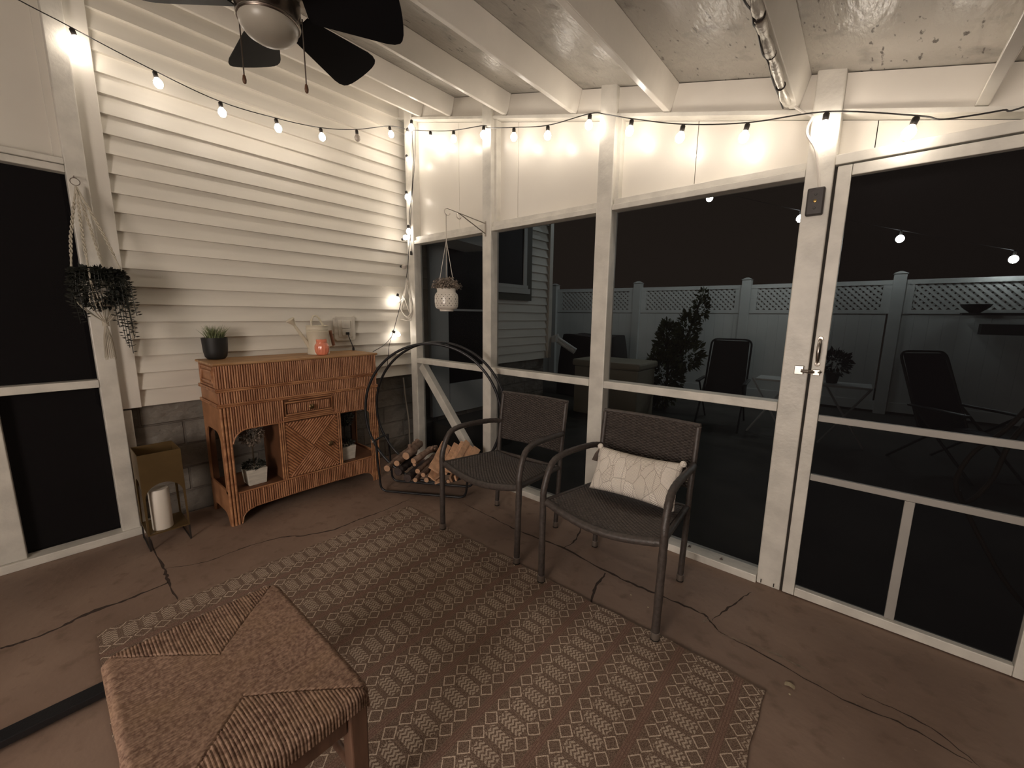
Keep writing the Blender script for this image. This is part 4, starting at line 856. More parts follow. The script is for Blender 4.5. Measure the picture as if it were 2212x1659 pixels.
# =================================================================== LANTERN STAND (left)
LS = empty('metal_lantern', (.22, -1.885, 0)); tag(LS, 'tall gold sheet metal lantern with arched openings beside the rattan cabinet', 'lantern')
lx0, lx1, ly0, ly1, lz = .075, .298, -1.968, -1.780, .560
def archpanel(fixed, lo, hi, axis):
    mb = MB(); N_ = 48; half = (hi - lo) / 2; rr = half - .010; zc = .30
    for i in range(N_):
        a = lo + (hi - lo) * i / N_; b = lo + (hi - lo) * (i + 1) / N_
        def zb(t):
            d_ = abs(t - (lo + hi) / 2)
            return zc - .0 + math.sqrt(max(0, rr * rr - d_ * d_)) if d_ < rr else .0985
        za, zb_ = zb(a + 1e-5), zb(b - 1e-5)
        for z0a, z0b in ((za, zb_),):
            if axis == 'y': p = [(fixed, a, z0a), (fixed + .003, a, z0a), (fixed + .003, b, z0b), (fixed, b, z0b), (fixed, a, lz), (fixed + .003, a, lz), (fixed + .003, b, lz), (fixed, b, lz)]
            else: p = [(a, fixed, z0a), (b, fixed, z0b), (b, fixed + .003, z0b), (a, fixed + .003, z0a), (a, fixed, lz), (b, fixed, lz), (b, fixed + .003, lz), (a, fixed + .003, lz)]
            mb.hexa(p)
    return mb
archpanel(lx1 - .003, ly0, ly1, 'y').build('front_panel', 'brass_sheet', LS)
archpanel(lx0, ly0, ly1, 'y').build('back_panel', 'brass_sheet', LS)
archpanel(ly0, lx0 + .0035, lx1 - .0035, 'x').build('side_panel', 'brass_sheet', LS); archpanel(ly1 - .003, lx0 + .0035, lx1 - .0035, 'x').build('side_panel', 'brass_sheet', LS)
MB().box(lx0, lx1, ly0, ly1, .090, .098).build('shelf', 'brass_sheet', LS)
for x in (lx0 + .003, lx1 - .003):
    for y in (ly0 + .003, ly1 - .003): MB().box(x - .004, x + .004, y - .004, y + .004, .0, .0895).build('leg', 'dark_plate', LS)
for y in (ly0 + .003, ly1 - .003): MB().box(lx0 + .0075, lx1 - .0075, y - .003, y + .003, .0, .006).build('foot_rail', 'dark_plate', LS)
cdl = MB(); cdl.lathe([(.046, 0), (.047, .004), (.047, .232), (.044, .236), (.002, .234)], (.237, -1.892, .099), 48)
tag(cdl.build('pillar_candle', 'candle', smooth=True), 'thick ivory pillar candle inside the gold metal lantern', 'candle')

# =================================================================== MACRAME HANGER (left)
MH = empty('macrame_hanger', (.05, -2.02, 2.0)); tag(MH, 'white macrame hanger on a hook on the left post', 'plant hanger')
hk = Vector((.045, -2.02, 1.985))
MB().tube([hk + Vector((0, .018 * math.cos(a), .018 * math.sin(a))) for a in [k * PI / 8 for k in range(16)]], .002, 6, closed=True).tube([(0, -2.02, 2.015), (.03, -2.02, 2.015), (.047, -2.02, 2.004)], .0025, 6).build('ring_hook', 'ferrule', MH)
mc = MB(); bc = Vector((.105, -1.992, 1.468))
for k in range(4):
    a = PI / 4 + k * PI / 2 + .4; rim_ = bc + Vector((.105 * math.cos(a), .105 * math.sin(a), .03))
    top = hk - Vector((0, 0, .02)); mid = top.lerp(rim_, .55) + Vector((.01 * math.cos(a), .01 * math.sin(a), 0))
    for s in range(2):
        pts = []
        for i in range(60):
            t = i / 59; base = top.lerp(mid, t / .55) if t < .55 else mid.lerp(rim_, (t - .55) / .45)
            tw = .0045 * (1 if .18 < t < .75 else .3); pts.append(base + Vector((math.cos(t * 60 + s * PI) * tw, math.sin(t * 60 + s * PI) * tw, 0)))
        mc.tube(pts, .0035, 5)
    for s in range(3):
        mc.tube(spline([rim_, bc + Vector((.09 * math.cos(a + .2 * s - .2), .09 * math.sin(a + .2 * s - .2), -.10)), bc + Vector((0.01 * s, 0, -.20))], 6), .0025, 5)
for s in range(16):
    a = s * PI / 8; mc.tube(spline([bc + Vector((0, 0, -.19)), bc + Vector((.016 * math.cos(a), .016 * math.sin(a), -.28)), bc + Vector((.026 * math.cos(a), .022 * math.sin(a), -.38 - .02 * random.random()))], 4), .002, 4)
mc.tube([bc + Vector((0, 0, -.185)), bc + Vector((0, 0, -.215))], .014, 10)
mc.build('cords', 'rope', MH, smooth=True)
TP = empty('trailing_plant', (bc.x, bc.y, bc.z - .1)); tag(TP, 'dark trailing plant in a pot held by the macrame hanger', 'hanging plant')
MB().lathe([(.045, -.11), (.07, -.08), (.082, -.02), (.086, .025), (.080, .025), (.075, .01)], bc, 24).build('pot', 'box', TP, smooth=True)
def strand(mb, pts, n, size):
    P = spline(pts, 10)
    mb.tube(P, .0016, 4, caps=False)
    for i in range(n):
        p = P[int(i / n * (len(P) - 1))]; a = i * 2.4 + random.random(); d_ = Vector((math.cos(a), math.sin(a), random.uniform(-.1, .35))).normalized(); s_ = d_.orthogonal().normalized() * size * .2
        mb.add([p, p + d_ * size * .55 + s_, p + d_ * size, p + d_ * size * .55 - s_], [(0, 1, 2, 3)])
random.seed(21); tpm = MB(); leaves(tpm, bc + Vector((.01, .0, .045)), (.085, .092, .04), 460, .03); leaves(tpm, bc + Vector((.02, .0, -.03)), (.09, .098, .085), 700, .03, droop=.5)
for k in range(46):
    a = k * 2.4; L = random.uniform(.06, .17); s = bc + Vector((.05 * math.cos(a), .05 * math.sin(a), .02)); o_ = bc + Vector((.098 * math.cos(a), .100 * math.sin(a), .03 + random.uniform(0, .035)))
    strand(tpm, [s, s.lerp(o_, .6) + Vector((0, 0, .03)), o_, o_ + Vector((.012 * math.cos(a), .012 * math.sin(a), -L))], 34, .026)
for (ox, oy_, L) in ((.06, .045, .30), (.085, .065, .36), (.05, .085, .23), (.10, .10, .16), (.03, .03, .22), (.09, -.06, .14), (.07, .055, .33), (.075, .08, .28), (.02, -.12, .2), (.05, -.1, .17)):
    s = bc + Vector((ox * .5, oy_ * .5, .03)); o_ = bc + Vector((ox * 1.1, oy_ * .95 + .01, .0))
    strand(tpm, [s, s.lerp(o_, .6) + Vector((0, 0, .025)), o_, o_ + Vector((.004, .004, -L * .5)), o_ + Vector((.01, .01, -L))], 54, .026)
tpm.build('foliage', 'leaf_dark', TP)

# =================================================================== HANGING POT AND BRACKET
HB = empty('plant_bracket', (1.01, -.002, 1.95)); tag(HB, 'thin metal wall bracket with two hooks on the second post', 'bracket')
pA = Vector((1.010, -.008, 1.995)); pB = Vector((.965, -.325, 2.045)); pC = Vector((1.010, -.008, 1.925)); pD = Vector((.975, -.23, 2.03))
MB().bar((1.010, -.004, 2.01), (1.010, -.004, 1.905), .012, .004, up=(0, 1, 0)).tube([pA, pB], .0035, 6).tube([pC, pD], .0035, 6).build('arm', 'nickel', HB)
def hookc(c, r, d_):
    return [c + d_ * (-r + r * math.cos(a)) * -1 * -1 + Vector((0, 0, -r + r * math.cos(a))) * 0 + d_ * (math.sin(a) * -r) + Vector((0, 0, r * (math.cos(a) - 1))) for a in [-.4 + k * .36 for k in range(13)]]
dd_ = (pB - pA).normalized(); dd_.z = 0; dd_.normalize()
for c_, r_ in ((pB, .022), (pD, .019)):
    pts = [c_ + Vector((0, 0, -r_)) + dd_ * (r_ * math.sin(a)) + Vector((0, 0, r_ * math.cos(a))) for a in [k * .33 for k in range(-1, 14)]]
    MB().tube(pts, .0032, 6).build('hook', 'nickel', HB, smooth=True)
HP = empty('hanging_pot', (.93, -.315, 1.36)); tag(HP, 'white pierced ceramic pot with dried plant hanging from the metal bracket', 'hanging plant')
pc2 = Vector((.935, -.32, 1.357))
MB().lathe([(.045, 0), (.048, .002), (.048, .010), (.052, .014), (.072, .020), (.080, .034), (.082, .06), (.082, .10), (.079, .118), (.068, .130), (.065, .135), (.066, .160), (.062, .160), (.060, .14)], pc2, 40).build('pot', 'ceramic', HP, smooth=True)
ho_ = MB()
for rI, z in enumerate((.040, .055, .070, .085, .100, .113)):
    n = 20
    for k in range(n):
        a = 2 * PI * (k + .5 * (rI % 2)) / n; rr = .0045 if (rI == 3 and k % 2 == 0) else (.0034 if (rI + k) % 2 else .0024)
        rad = .0825 if .05 < z < .105 else .0815
        c_ = pc2 + Vector((math.cos(a) * rad, math.sin(a) * rad, z)); ho_.lathe([(0.0001, 0), (rr, 0)], c_, 8, ax=(math.cos(a), math.sin(a), 0), cap=False)
ho_.build('pierced_holes', 'gap', HP)
random.seed(5); fl_ = MB()
for i in range(950):
    a = random.uniform(0, 2 * PI); el = random.uniform(.15, 1.5); L = random.uniform(.045, .092); d_ = Vector((math.cos(a) * math.cos(el) * .98, math.sin(a) * math.cos(el) * .98, math.sin(el) * 1.0))
    b0 = pc2 + Vector((.04 * math.cos(a) * random.random(), .04 * math.sin(a) * random.random(), .145)); e1 = b0 + d_ * L; fl_.tube([b0, b0 + d_ * L * .55 + Vector((0, 0, .008)), e1], [.0009, .0008, .0003], 3, caps=False)
    sd = Vector((random.uniform(-1, 1), random.uniform(-1, 1), random.uniform(-1, 1))).normalized() * .009; u_ = d_.cross(sd).normalized() * .005
    fl_.add([e1 - sd * .3, e1 + u_, e1 + sd, e1 - u_], [(0, 1, 2, 3)])
fl_.build('dried_plant', 'leaf_grey', HP)
ch = MB(); hk2 = Vector((.965 - .018 * 0, -.325, 2.0)); j_ = pc2.lerp(hk2, .0); jn = Vector((.945, -.322, 1.84))
ch.tube([Vector((.958, -.332, 2.003)), Vector((.948, -.325, 1.99)), jn], .0028, 5)
for i in range(26):
    p = Vector((.955, -.328, 2.0)).lerp(jn, i / 26); ch.tube([p + Vector((.003 * math.cos(q), .003 * math.sin(q) if i % 2 else 0, .004 * math.sin(q))) for q in [k * PI / 3 for k in range(6)]], .0009, 4, closed=True)
for k in range(3):
    a = 2 * PI * k / 3 + .35; e_ = pc2 + Vector((.064 * math.cos(a), .064 * math.sin(a), .158)); ch.tube([jn, e_], .0022, 5)
ch.build('chain', 'wire_white', HP)
# =================================================================== RUG
rg = MB(); RX0, RX1, RY0, RY1 = .930, 3.085, -2.235, -.695
rd_ = empty('tmp'); bpy.data.objects.remove(rd_)
def rugf(u, v):
    x = (RX1 - RX0) * u; y = -(RY1 - RY0) * (1 - v)
    ex = .004 * math.sin(y * 9) + .003 * math.sin(y * 31); ey = .005 * math.sin(x * 7 + 1) + .003 * math.sin(x * 29)
    lift = .0015 * math.sin(x * 13) * math.sin(y * 11) + .0015
    return Vector((x + (ex if u in (0, 1) else 0), y + (ey if v in (0, 1) else 0), .004 + lift))
rg.grid(rugf, 120, 80)
ro = rg.build('woven_rug', 'rug'); ro.location = (RX0, RY1, .002)
md = ro.modifiers.new('thick', 'SOLIDIFY'); md.thickness = .006; md.offset = 0
tag(ro, 'flat woven brown rug with rows of cream diamonds and stitches on the concrete', 'rug')

# =================================================================== WICKER CHAIRS
def weave(P00, P10, P01, P11, nu, nv, amp, sag=0, bow=0, normal=None, curve=None):
    """over-under woven sheet between four corners"""
    mb = MB(); P00, P10, P01, P11 = map(Vector, (P00, P10, P01, P11)); n = normal or (P10 - P00).cross(P01 - P00).normalized()
    su, sv = nu * 4, nv * 4
    def fn(u, v):
        p = (P00 * (1 - u) + P10 * u) * (1 - v) + (P01 * (1 - u) + P11 * u) * v
        row = int(min(v, .9999) * nv); ph = u * nu * PI + (row % 2) * PI
        fv = (v * nv) % 1.0; h = amp * math.sin(ph) * 1.0 + amp * .9 * math.sin(PI * fv if 0 < fv < 1 else 0)
        p = p + n * (h + bow * math.sin(PI * v) * 1) + Vector((0, 0, -sag * math.sin(PI * u) * (.4 + .6 * (1 - v))))
        if curve: p = p + curve(u, v)
        return p
    mb.grid(fn, su, sv); return mb
def make_chair():
    e = empty('wicker_armchair', (0, 0, 0)); W = .288; WB = .243
    for s in (-1, 1):
        leg = [(s * (W + .002), .0, .035), (s * (W + .006), .0, .40), (s * (W + .004), .004, .50), (s * W, .05, .60), (s * (W - .004), .12, .630), (s * (W - .01), .25, .634), (s * (WB + .025), .42, .624), (s * (WB + .006), .498, .612)]
        P = spline(leg, 7); m_ = MB()
        m_.tube(P, [.0165 + .0009 * math.sin(i * 2.4) for i in range(len(P))], 12); m_.build('front_leg_and_arm', 'wicker', e, smooth=True)
        MB().tube(spline([(s * WB, .475, .035), (s * (WB + .002), .487, .25), (s * (WB + .004), .496, .48), (s * (WB + .006), .516, .66), (s * (WB + .006), .535, .796)], 7), .0145, 10).build('rear_leg', 'wicker', e, smooth=True)
        for (x, y, r) in ((s * (W + .002), 0, .0175), (s * WB, .475, .0155)):
            ft = MB().lathe([(r, .006), (r + .0012, .008), (r + .001, .036), (r - .002, .038)], (x, y, 0), 16).build('ferrule', 'ferrule', e, smooth=True)
            MB().lathe([(r - .003, .0), (r + .002, .001), (r + .002, .0055), (r - .002, .006)], (x, y, 0), 16).build('foot_cap', 'socket', e)
    # seat
    sag = .042
    st = weave((-W + .018, .004, .434), (W - .018, .004, .434), (-WB + .01, .455, .405), (WB - .01, .455, .405), 44, 40, .0018, sag=sag)
    st.build('seat', 'wicker', e, smooth=False, solid=.006)
    fr = [Vector((-W + (2 * W) * k / 30, .012 - .02 * math.sin(PI * k / 30), .430 - sag * math.sin(PI * k / 30) - .004)) for k in range(31)]
    MB().tube(fr, [.0185 + .0013 * math.sin(k * 3) for k in range(31)], 10).tube([(-W + .004, .02, .428), (-WB, .485, .395)], .014, 8).tube([(W - .004, .02, .428), (WB, .485, .395)], .014, 8).tube([(-WB, .485, .395), (WB, .485, .395)], .013, 8).build('seat_rail', 'wicker', e, smooth=True)
    # back
    cv = lambda u, v: Vector((0, .022 * math.sin(PI * u), 0))
    bk = weave((-WB - .012, .502, .492), (WB + .012, .502, .492), (-WB - .018, .540, .806), (WB + .018, .540, .806), 29, 42, .0036, curve=cv, normal=Vector((0, -1, .2)).normalized())
    bk.build('backrest', 'wicker', e, solid=.010)
    MB().tube([Vector((-WB - .016 + (2 * WB + .032) * k / 20, .540 + .022 * math.sin(PI * k / 20), .808)) for k in range(21)], .010, 8).build('top_rail', 'wicker', e, smooth=True)
    return e
ch1 = make_chair()
ch1.location = (1.630, -.712, .0085); ch1.rotation_euler = (math.radians(-1.02), 0, math.radians(2.8))
tag(ch1, 'dark brown wicker armchair with an empty seat beside the log hoop', 'chair', 'matching wicker armchairs')
ch2 = copy_tree(ch1); ch2.location = (2.400, -.728, .0085); ch2.rotation_euler = (math.radians(-1.02), 0, math.radians(1.0))
tag(ch2, 'dark brown wicker armchair holding a leaf print pillow', 'chair', 'matching wicker armchairs')

# =================================================================== PILLOW
pw, ph_ = .222, .116
def pf(side):
    def fn(u, v):
        a = (u - .5) * 2; b = (v - .5) * 2
        th = max(0, (1 - abs(a) ** 3.2)) ** .55 * max(0, (1 - abs(b) ** 3.0)) ** .55
        x = pw * a * (1 - .045 * (1 - b * b)); z = ph_ * b * (1 - .10 * (1 - abs(a) ** 2))
        wr = .0022 * math.sin(a * 17 + b * 5) + .002 * math.sin(b * 21 - a * 9)
        return Vector((x, side * (.058 * th + wr * th), z))
    return fn
pm = MB(); pm.grid(pf(1), 48, 28); pm.grid(pf(-1), 48, 28)
pl = pm.build('lumbar_pillow', 'pillow', smooth=True)
bmx = bmesh.new(); bmx.from_mesh(pl.data); bmesh.ops.remove_doubles(bmx, verts=bmx.verts, dist=.0012); bmesh.ops.recalc_face_normals(bmx, faces=bmx.faces); bmx.to_mesh(pl.data); bmx.free()
for s in (-1, 1):
    cx_, cz_ = s * (pw - .006), ph_ - .004
    k1 = MB().lathe([(.002, -.017), (.011, -.012), (.016, -.002), (.014, .009), (.005, .016)], (cx_, 0, cz_), 12, ax=(s, .2, .8)); o = k1.build('corner_knot', 'pillow', pl, smooth=True)
tg = MB()
for i in range(40):
    a = random.uniform(0, 2 * PI); r_ = random.uniform(.004, .017); tg.tube([(-pw - .004, .012, ph_ - .015), (-pw - .012 + r_ * .5 * math.cos(a), .012 + r_ * .5 * math.sin(a), ph_ - .045), (-pw - .012 + r_ * math.cos(a), .012 + r_ * math.sin(a), ph_ - .085)], .0011, 4)
tg.build('tassel', mat('grey_tassel', (.16, .12, .10), .9), pl)
tg = MB()
for i in range(26):
    a = random.uniform(0, 2 * PI); r_ = random.uniform(.004, .014); tg.tube([(pw + .006, .012, ph_ - .01), (pw + .016 + r_ * .5 * math.cos(a), .014 + r_ * .5 * math.sin(a), ph_ - .035), (pw + .016 + r_ * math.cos(a), .014 + r_ * math.sin(a), ph_ - .07)], .0011, 4)
tg.build('tassel', bpy.data.materials['grey_tassel'], pl)
pl.location = (2.415, -.385, .545)
pl.rotation_euler = (math.radians(-27), math.radians(-1.0), math.radians(0))
tag(pl, 'cream lumbar pillow with grey leaf line print on the right wicker armchair', 'pillow')

# =================================================================== RUSH STOOL
so = empty('rush_stool', (2.107, -2.035, 0)); tag(so, 'wooden stool with woven rush seat standing on the near end of the rug', 'stool')
SA, SB, SR = .297, .206, .016; SZ = .452
def wrapc(u, a):
    e_ = abs(u) - (a - SR)
    if e_ <= 0: return u, 0
    if e_ < SR * PI / 2: return math.copysign(a - SR + SR * math.sin(e_ / SR), u), -SR * (1 - math.cos(e_ / SR))
    return math.copysign(a, u), -SR - (e_ - SR * PI / 2)
def sf_(u, v):
    EX = SA + .035; EY = SB + .035; U = (u * 2 - 1) * EX; V = (v * 2 - 1) * EY
    x, dz1 = wrapc(U, SA); y, dz2 = wrapc(V, SB)
    zx = SA - abs(U); zy = SB - abs(V)
    P_ = .0072
    nz = noise.noise(Vector((U * 7, V * 7, 0))); n2 = noise.noise(Vector((U * 2.2, V * 2.2, 5)))
    if zx < zy: t = V / P_ + nz * .55; dist = zy - zx; L_ = U
    else: t = U / P_ + nz * .6 + V * 3.0 * n2; dist = zx - zy; L_ = V
    c_ = abs(math.sin(PI * t)) ** .6
    h = .0034 * c_ + .0016 * noise.noise(Vector((math.floor(t) * 3.7, L_ * 4, 1))) + .0012 * noise.noise(Vector((math.floor(t / 4) * 1.7, 0, 3)))
    seam = -.0035 * math.exp(-(dist / .004) ** 2)
    bulge = .010 * max(0, 1 - (x / SA) ** 2) * max(0, 1 - (y / SB) ** 2) * -1 + .006 * math.exp(-((abs(x) - .17) / .09) ** 2) * math.exp(-(y / .15) ** 2)
    inner = 1 if abs(U) < SA and abs(V) < SB else .6
    z = SZ + dz1 + dz2 + (h + seam) * inner + bulge
    ox = 0 if abs(U) < SA else math.copysign(h * .8, U); oy2 = 0 if abs(V) < SB else math.copysign(h * .8, V)
    z = max(z, SZ - .052)
    # corners pulled in and rounded
    cr = max(0, abs(x) - (SA - .03)) * max(0, abs(y) - (SB - .03)) / .0009
    return Vector((2.107 + x * (1 - .02 * cr) + ox, -2.035 + y * (1 - .03 * cr) + oy2, z - .006 * cr))
MB().grid(sf_, 370, 270).build('rush_seat', 'rush', so, smooth=False)
for sx_ in (-1, 1):
    for sy_ in (-1, 1):
        cx_, cy_ = 2.107 + sx_ * (SA - .030), -2.035 + sy_ * (SB - .030)
        MB().hexa([(cx_ - .019, cy_ - .019, .012), (cx_ + .019, cy_ - .019, .012), (cx_ + .019, cy_ + .019, .012), (cx_ - .019, cy_ + .019, .012), (cx_ - .023, cy_ - .023, .43), (cx_ + .023, cy_ - .023, .43), (cx_ + .023, cy_ + .023, .43), (cx_ - .023, cy_ + .023, .43)]).build('leg', 'stool_wood', so, bevel=.004)
for sx_ in (-1, 1):
    x_ = 2.107 + sx_ * (SA - .028); MB().box(x_ - .011, x_ + .011, -2.035 - SB + .055, -2.035 + SB - .055, .355, .395).build('apron', 'stool_wood', so, bevel=.003)
    MB().tube([(x_, -2.035 - SB + .05, .16), (x_, -2.035 + SB - .05, .16)], .011, 10).build('stretcher', 'stool_wood', so, smooth=True)
for sy_ in (-1, 1):
    y_ = -2.035 + sy_ * (SB - .028); MB().box(2.107 - SA + .055, 2.107 + SA - .055, y_ - .011, y_ + .011, .355, .395).build('apron', 'stool_wood', so, bevel=.003)
    MB().tube([(2.107 - SA + .05, y_, .20), (2.107 + SA - .05, y_, .20)], .011, 10).build('stretcher', 'stool_wood', so, smooth=True)
# dark bar lying left of the stool
db = empty('black_floor_bar', (1.3, -2.6, 0)); tag(db, 'black metal bar raised just above the concrete left of the rush stool', 'metal bar')
MB().box(1.305, 1.365, -3.1, -2.16, .022, .046).build('bar', 'black_metal', db, bevel=.003)
for y in (-3.0, -2.23): MB().box(1.32, 1.35, y - .01, y + .01, 0, .0215).build('foot', 'black_metal', db)

# =================================================================== LOG HOOP
O_ = Vector((.63, -.62, 0)); U_ = Vector((0.85717, 0.51504, 0)); N_v = Vector((-0.51504, 0.85717, 0))
def hp_(u, n, z): return O_ + U_ * u + N_v * n + Vector((0, 0, z))
LH = empty('log_hoop', hp_(.35, .1, 0)); tag(LH, 'round black metal firewood hoop standing in the corner', 'log rack')
RC, RZ, RR_ = .322, .620, .512
for n_ in (0, .17):
    MB().tube([hp_(RC + RR_ * math.cos(a), n_, RZ + RR_ * math.sin(a)) for a in [k * 2 * PI / 96 for k in range(96)]], .0095, 10, closed=True).build('ring', 'black_metal', LH, smooth=True)
for n_ in (-.012, .182):
    ul = -.10; ur = .80
    P = roundpoly([hp_(-.115, n_, .40), hp_(-.087, n_, .012), hp_(.575, n_, .012), hp_(.60, n_, .24)], .055, 8)
    MB().tube(P, .0085, 8).build('base_frame', 'black_metal', LH, smooth=True)
for a in (3.60, 5.82, 1.45, 4.3, 5.1):
    MB().tube([hp_(RC + RR_ * math.cos(a), .0, RZ + RR_ * math.sin(a)), hp_(RC + RR_ * math.cos(a), .17, RZ + RR_ * math.sin(a))], .008, 8).build('crossbar', 'black_metal', LH, smooth=True)
for n_ in (-.0125, .1825):
    a = 3.60; MB().lathe([(.006, 0), (.009, .001), (.008, .005), (.001, .006)], hp_(RC + RR_ * math.cos(a), n_, RZ + RR_ * math.sin(a)), 12, ax=tuple(-N_v if n_ < 0 else N_v), cap=False).build('bolt', 'ferrule', LH)
def front(px, py, n_=-.06):
    r = RX * ((px - 1106) / FPX) + RD * ((py - 829.5) / FPX) + RF
    P0 = O_ + N_v * n_; t = (P0 - CAM).dot(N_v) / r.dot(N_v); return CAM + r * t
def log(px, py, r, L, label, m='bark_log', dz=0, dy=0, knob=0, bend=0, endm='log_end', n_=-.06, twig=None):
    a = front(px, py, n_); d_ = (N_v + U_ * dy + Vector((0, 0, dz))).normalized(); side = d_.cross(Vector((0, 0, 1))).normalized()
    e = empty('firewood_log', a); tag(e, label, 'log', 'firewood in the hoop'); K = 14; mb = MB()
    P = [a + d_ * L * k / K + Vector((0, 0, 1)) * bend * math.sin(PI * k / K) + side * bend * .6 * math.sin(5 * k / K) for k in range(K + 1)]
    R_ = [r * (1 + .05 * math.sin(k * 1.9 + px) + knob * (math.exp(-((k - 4) / 1.2) ** 2) + .9 * math.exp(-((k - 10) / 1.5) ** 2))) for k in range(K + 1)]
    mb.tube(P, R_, 12, caps=False)
    if twig:
        for (tk, tv, tl, tr) in twig: mb.tube([P[tk], P[tk] + Vector(tv) * tl * .6, P[tk] + Vector(tv) * tl + Vector((0, 0, .004))], [tr * 1.3, tr, tr * .8], 9)
    mb.v = [tuple(Vector(q) + Vector((noise.noise(Vector(q) * 30), noise.noise(Vector(q) * 30 + Vector((9, 0, 0))), noise.noise(Vector(q) * 30 + Vector((0, 9, 0))))) * r * .22) for q in mb.v]
    mb.build('bark', m, e, smooth=True)
    MB().lathe([(.0005, 0), (R_[0] * .97, 0), (R_[0] * .97, .003)], a - d_ * .0005, 14, ax=tuple(d_), cap=False).build('cut_end', endm, e)
    MB().lathe([(.0005, 0), (R_[-1] * .97, 0), (R_[-1] * .97, -.003)], P[-1], 14, ax=tuple(d_), cap=False).build('cut_end', endm, e)
    return e
log(836, 1012, .024, .42, 'pale log with bark lying at the left edge of the firewood pile', knob=.10, dz=.03)
log(857, 1001, .021, .34, 'thick barked log second from left with a pinkish cut end', knob=.15, dz=-.01)
log(877, 985, .030, .30, 'gnarled knobbly log lying on top of the firewood pile', knob=.35, bend=.02, twig=[(3, (-.2, 0, 1), .05, .015), (9, (.3, 0, 1), .05, .02)], n_=.02)
log(893, 996, .022, .30, 'twisted branch with forked end lying over the logs', knob=.2, bend=.015, dy=.25, dz=.03, n_=-.05, twig=[(9, (.6, .2, .6), .06, .010), (12, (.7, -.3, .2), .07, .009)])
log(860, 1019, .030, .30, 'dark barked split log under the pale ones at the left of the pile', m='dark_log', endm='dark_log')
log(880, 1033, .030, .30, 'dark barked log resting on the bottom left of the hoop', m='dark_log', endm='dark_log')
log(902, 1018, .019, .34, 'round log with pale cut end in the middle of the pile')
log(897, 1037, .018, .33, 'round log with tan cut end low in the middle of the pile')
log(914, 1026, .017, .34, 'round log tucked under the left edge of the split boards')
log(921, 1037, .019, .33, 'round log with cut end at the bottom below the split boards')
log(895, 1004, .012, .30, 'thin stick showing between the gnarled branch and the round logs', dz=.02)
log(968, 1040, .013, .28, 'small round stick behind the front leg of the wicker armchair')
def plank(px, py, w_, t_, L, roll, label, dz=.35, dy=.0, n_=-.07):
    a = front(px, py, n_); d_ = (N_v + U_ * dy + Vector((0, 0, dz))).normalized(); s_ = d_.cross(Vector((0, 0, 1))).normalized(); s_ = Matrix.Rotation(math.radians(roll), 3, d_) @ s_; q_ = s_.cross(d_)
    vs = []
    for k in range(7):
        c_ = a + d_ * L * k / 6 + d_ * (random.uniform(-.006, .006) if k in (0, 6) else 0)
        for sa, sb in ((-1, -1), (1, -1), (1, 1), (-1, 1)):
            vs.append(c_ + s_ * sa * w_ / 2 * random.uniform(.93, 1.05) + q_ * sb * t_ / 2 * random.uniform(.8, 1.15))
    fs = [(0, 3, 2, 1), (24, 25, 26, 27)] + [(k * 4 + i, k * 4 + (i + 1) % 4, k * 4 + 4 + (i + 1) % 4, k * 4 + 4 + i) for k in range(6) for i in range(4)]
    o = MB().add(vs, fs).build('split_firewood', 'split', bevel=.0015); tag(o, label, 'firewood', 'split boards in the hoop'); return o
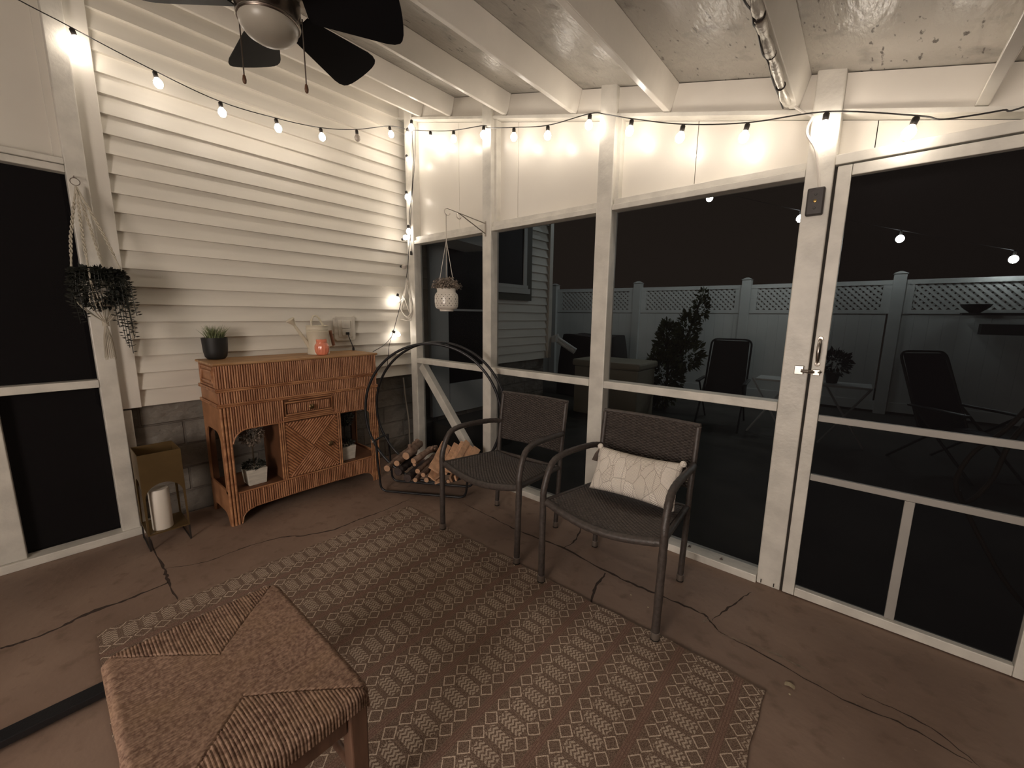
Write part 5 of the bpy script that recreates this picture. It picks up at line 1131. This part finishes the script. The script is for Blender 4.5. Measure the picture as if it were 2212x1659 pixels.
for i, (px, py, w_, t_, L, roll, dz, dy, lb) in enumerate([
    (937, 1016, .085, .016, .31, 38, .36, 0, 'widest pale split board leaning on the left of the split stack'),
    (933, 1034, .070, .010, .27, 42, .32, 0, 'thin split board directly under the widest board'),
    (944, 1033, .070, .010, .25, -38, .30, .05, 'split board forming the lower V at the front of the stack'),
    (957, 1022, .060, .020, .33, 35, .38, .04, 'pale split piece right behind the armchair front leg'),
    (968, 1018, .050, .022, .33, 20, .38, .08, 'square split piece near the middle top of the stack'),
    (977, 1011, .045, .020, .31, 48, .36, .10, 'narrow split piece with grey edge at the top of the stack'),
    (986, 1022, .060, .008, .31, 40, .36, .12, 'thin bright edged slat on the right of the split stack'),
    (997, 1027, .060, .008, .32, 38, .37, .14, 'rightmost thin slat of the split stack'),
    (974, 1036, .045, .018, .26, 75, .30, .04, 'upright split stick low in the stack behind the chair leg'),
    (984, 1034, .040, .014, .26, 80, .30, .07, 'second upright split stick low in the stack'),
    (945, 1043, .045, .012, .20, -25, .28, 0, 'short splintered piece at the very bottom front of the stack')]):
    plank(px, py, w_, t_, L, roll, lb, dz, dy)

# =================================================================== DEBRIS
random.seed(31)
for (px, py, z, s, lb) in ((1489, 1181, .044, .009, 'curled dead leaf on the sill left of the nailed joint'), (1558, 1208, .044, .009, 'dark leaf bit on the sill near the door post')):
    p = at(px, py, 'z', z); tag(MB().hexa([(p.x - s, p.y - s * .6, z), (p.x + s, p.y - s * .5, z), (p.x + s * .7, p.y + s * .6, z), (p.x - s * .8, p.y + s * .6, z), (p.x - s * .1, p.y - s * .1, z + s * 1.2), (p.x + s * .15, p.y - s * .1, z + s * 1.3), (p.x + s * .1, p.y + s * .1, z + s * 1.2), (p.x - s * .1, p.y + s * .1, z + s)]).build('dead_leaf', 'dark_log'), lb, 'leaf')
p = at(1706, 1481, 'z', .002)
MBd = MB().grid(lambda u, v: Vector((p.x + .016 * (u - .5) * 2 * (1 - .4 * (v - .5) ** 2), p.y + .010 * (v - .5) * 2, .002 + .005 * math.sin(PI * u))), 8, 5)
tag(MBd.build('leaf_fragment', 'debris', solid=.0008), 'pale curled leaf fragment on the bare floor right of the rug', 'leaf')
for i, (px, py) in enumerate(((1363, 1285), (1400, 1312), (1706, 1500))):
    p = at(px, py, 'z', 0)
    tag(MB().lathe([(.0005, 0), (.004, .0006), (.003, .002), (.0005, .0026)], (p.x, p.y, 0), 8).build('floor_crumb', 'debris'), ('pale crumb on the floor between the armchair legs', 'pale crumb on the floor near the right armchair front foot', 'tiny pale crumb beside the curled leaf fragment')[i], 'crumb')
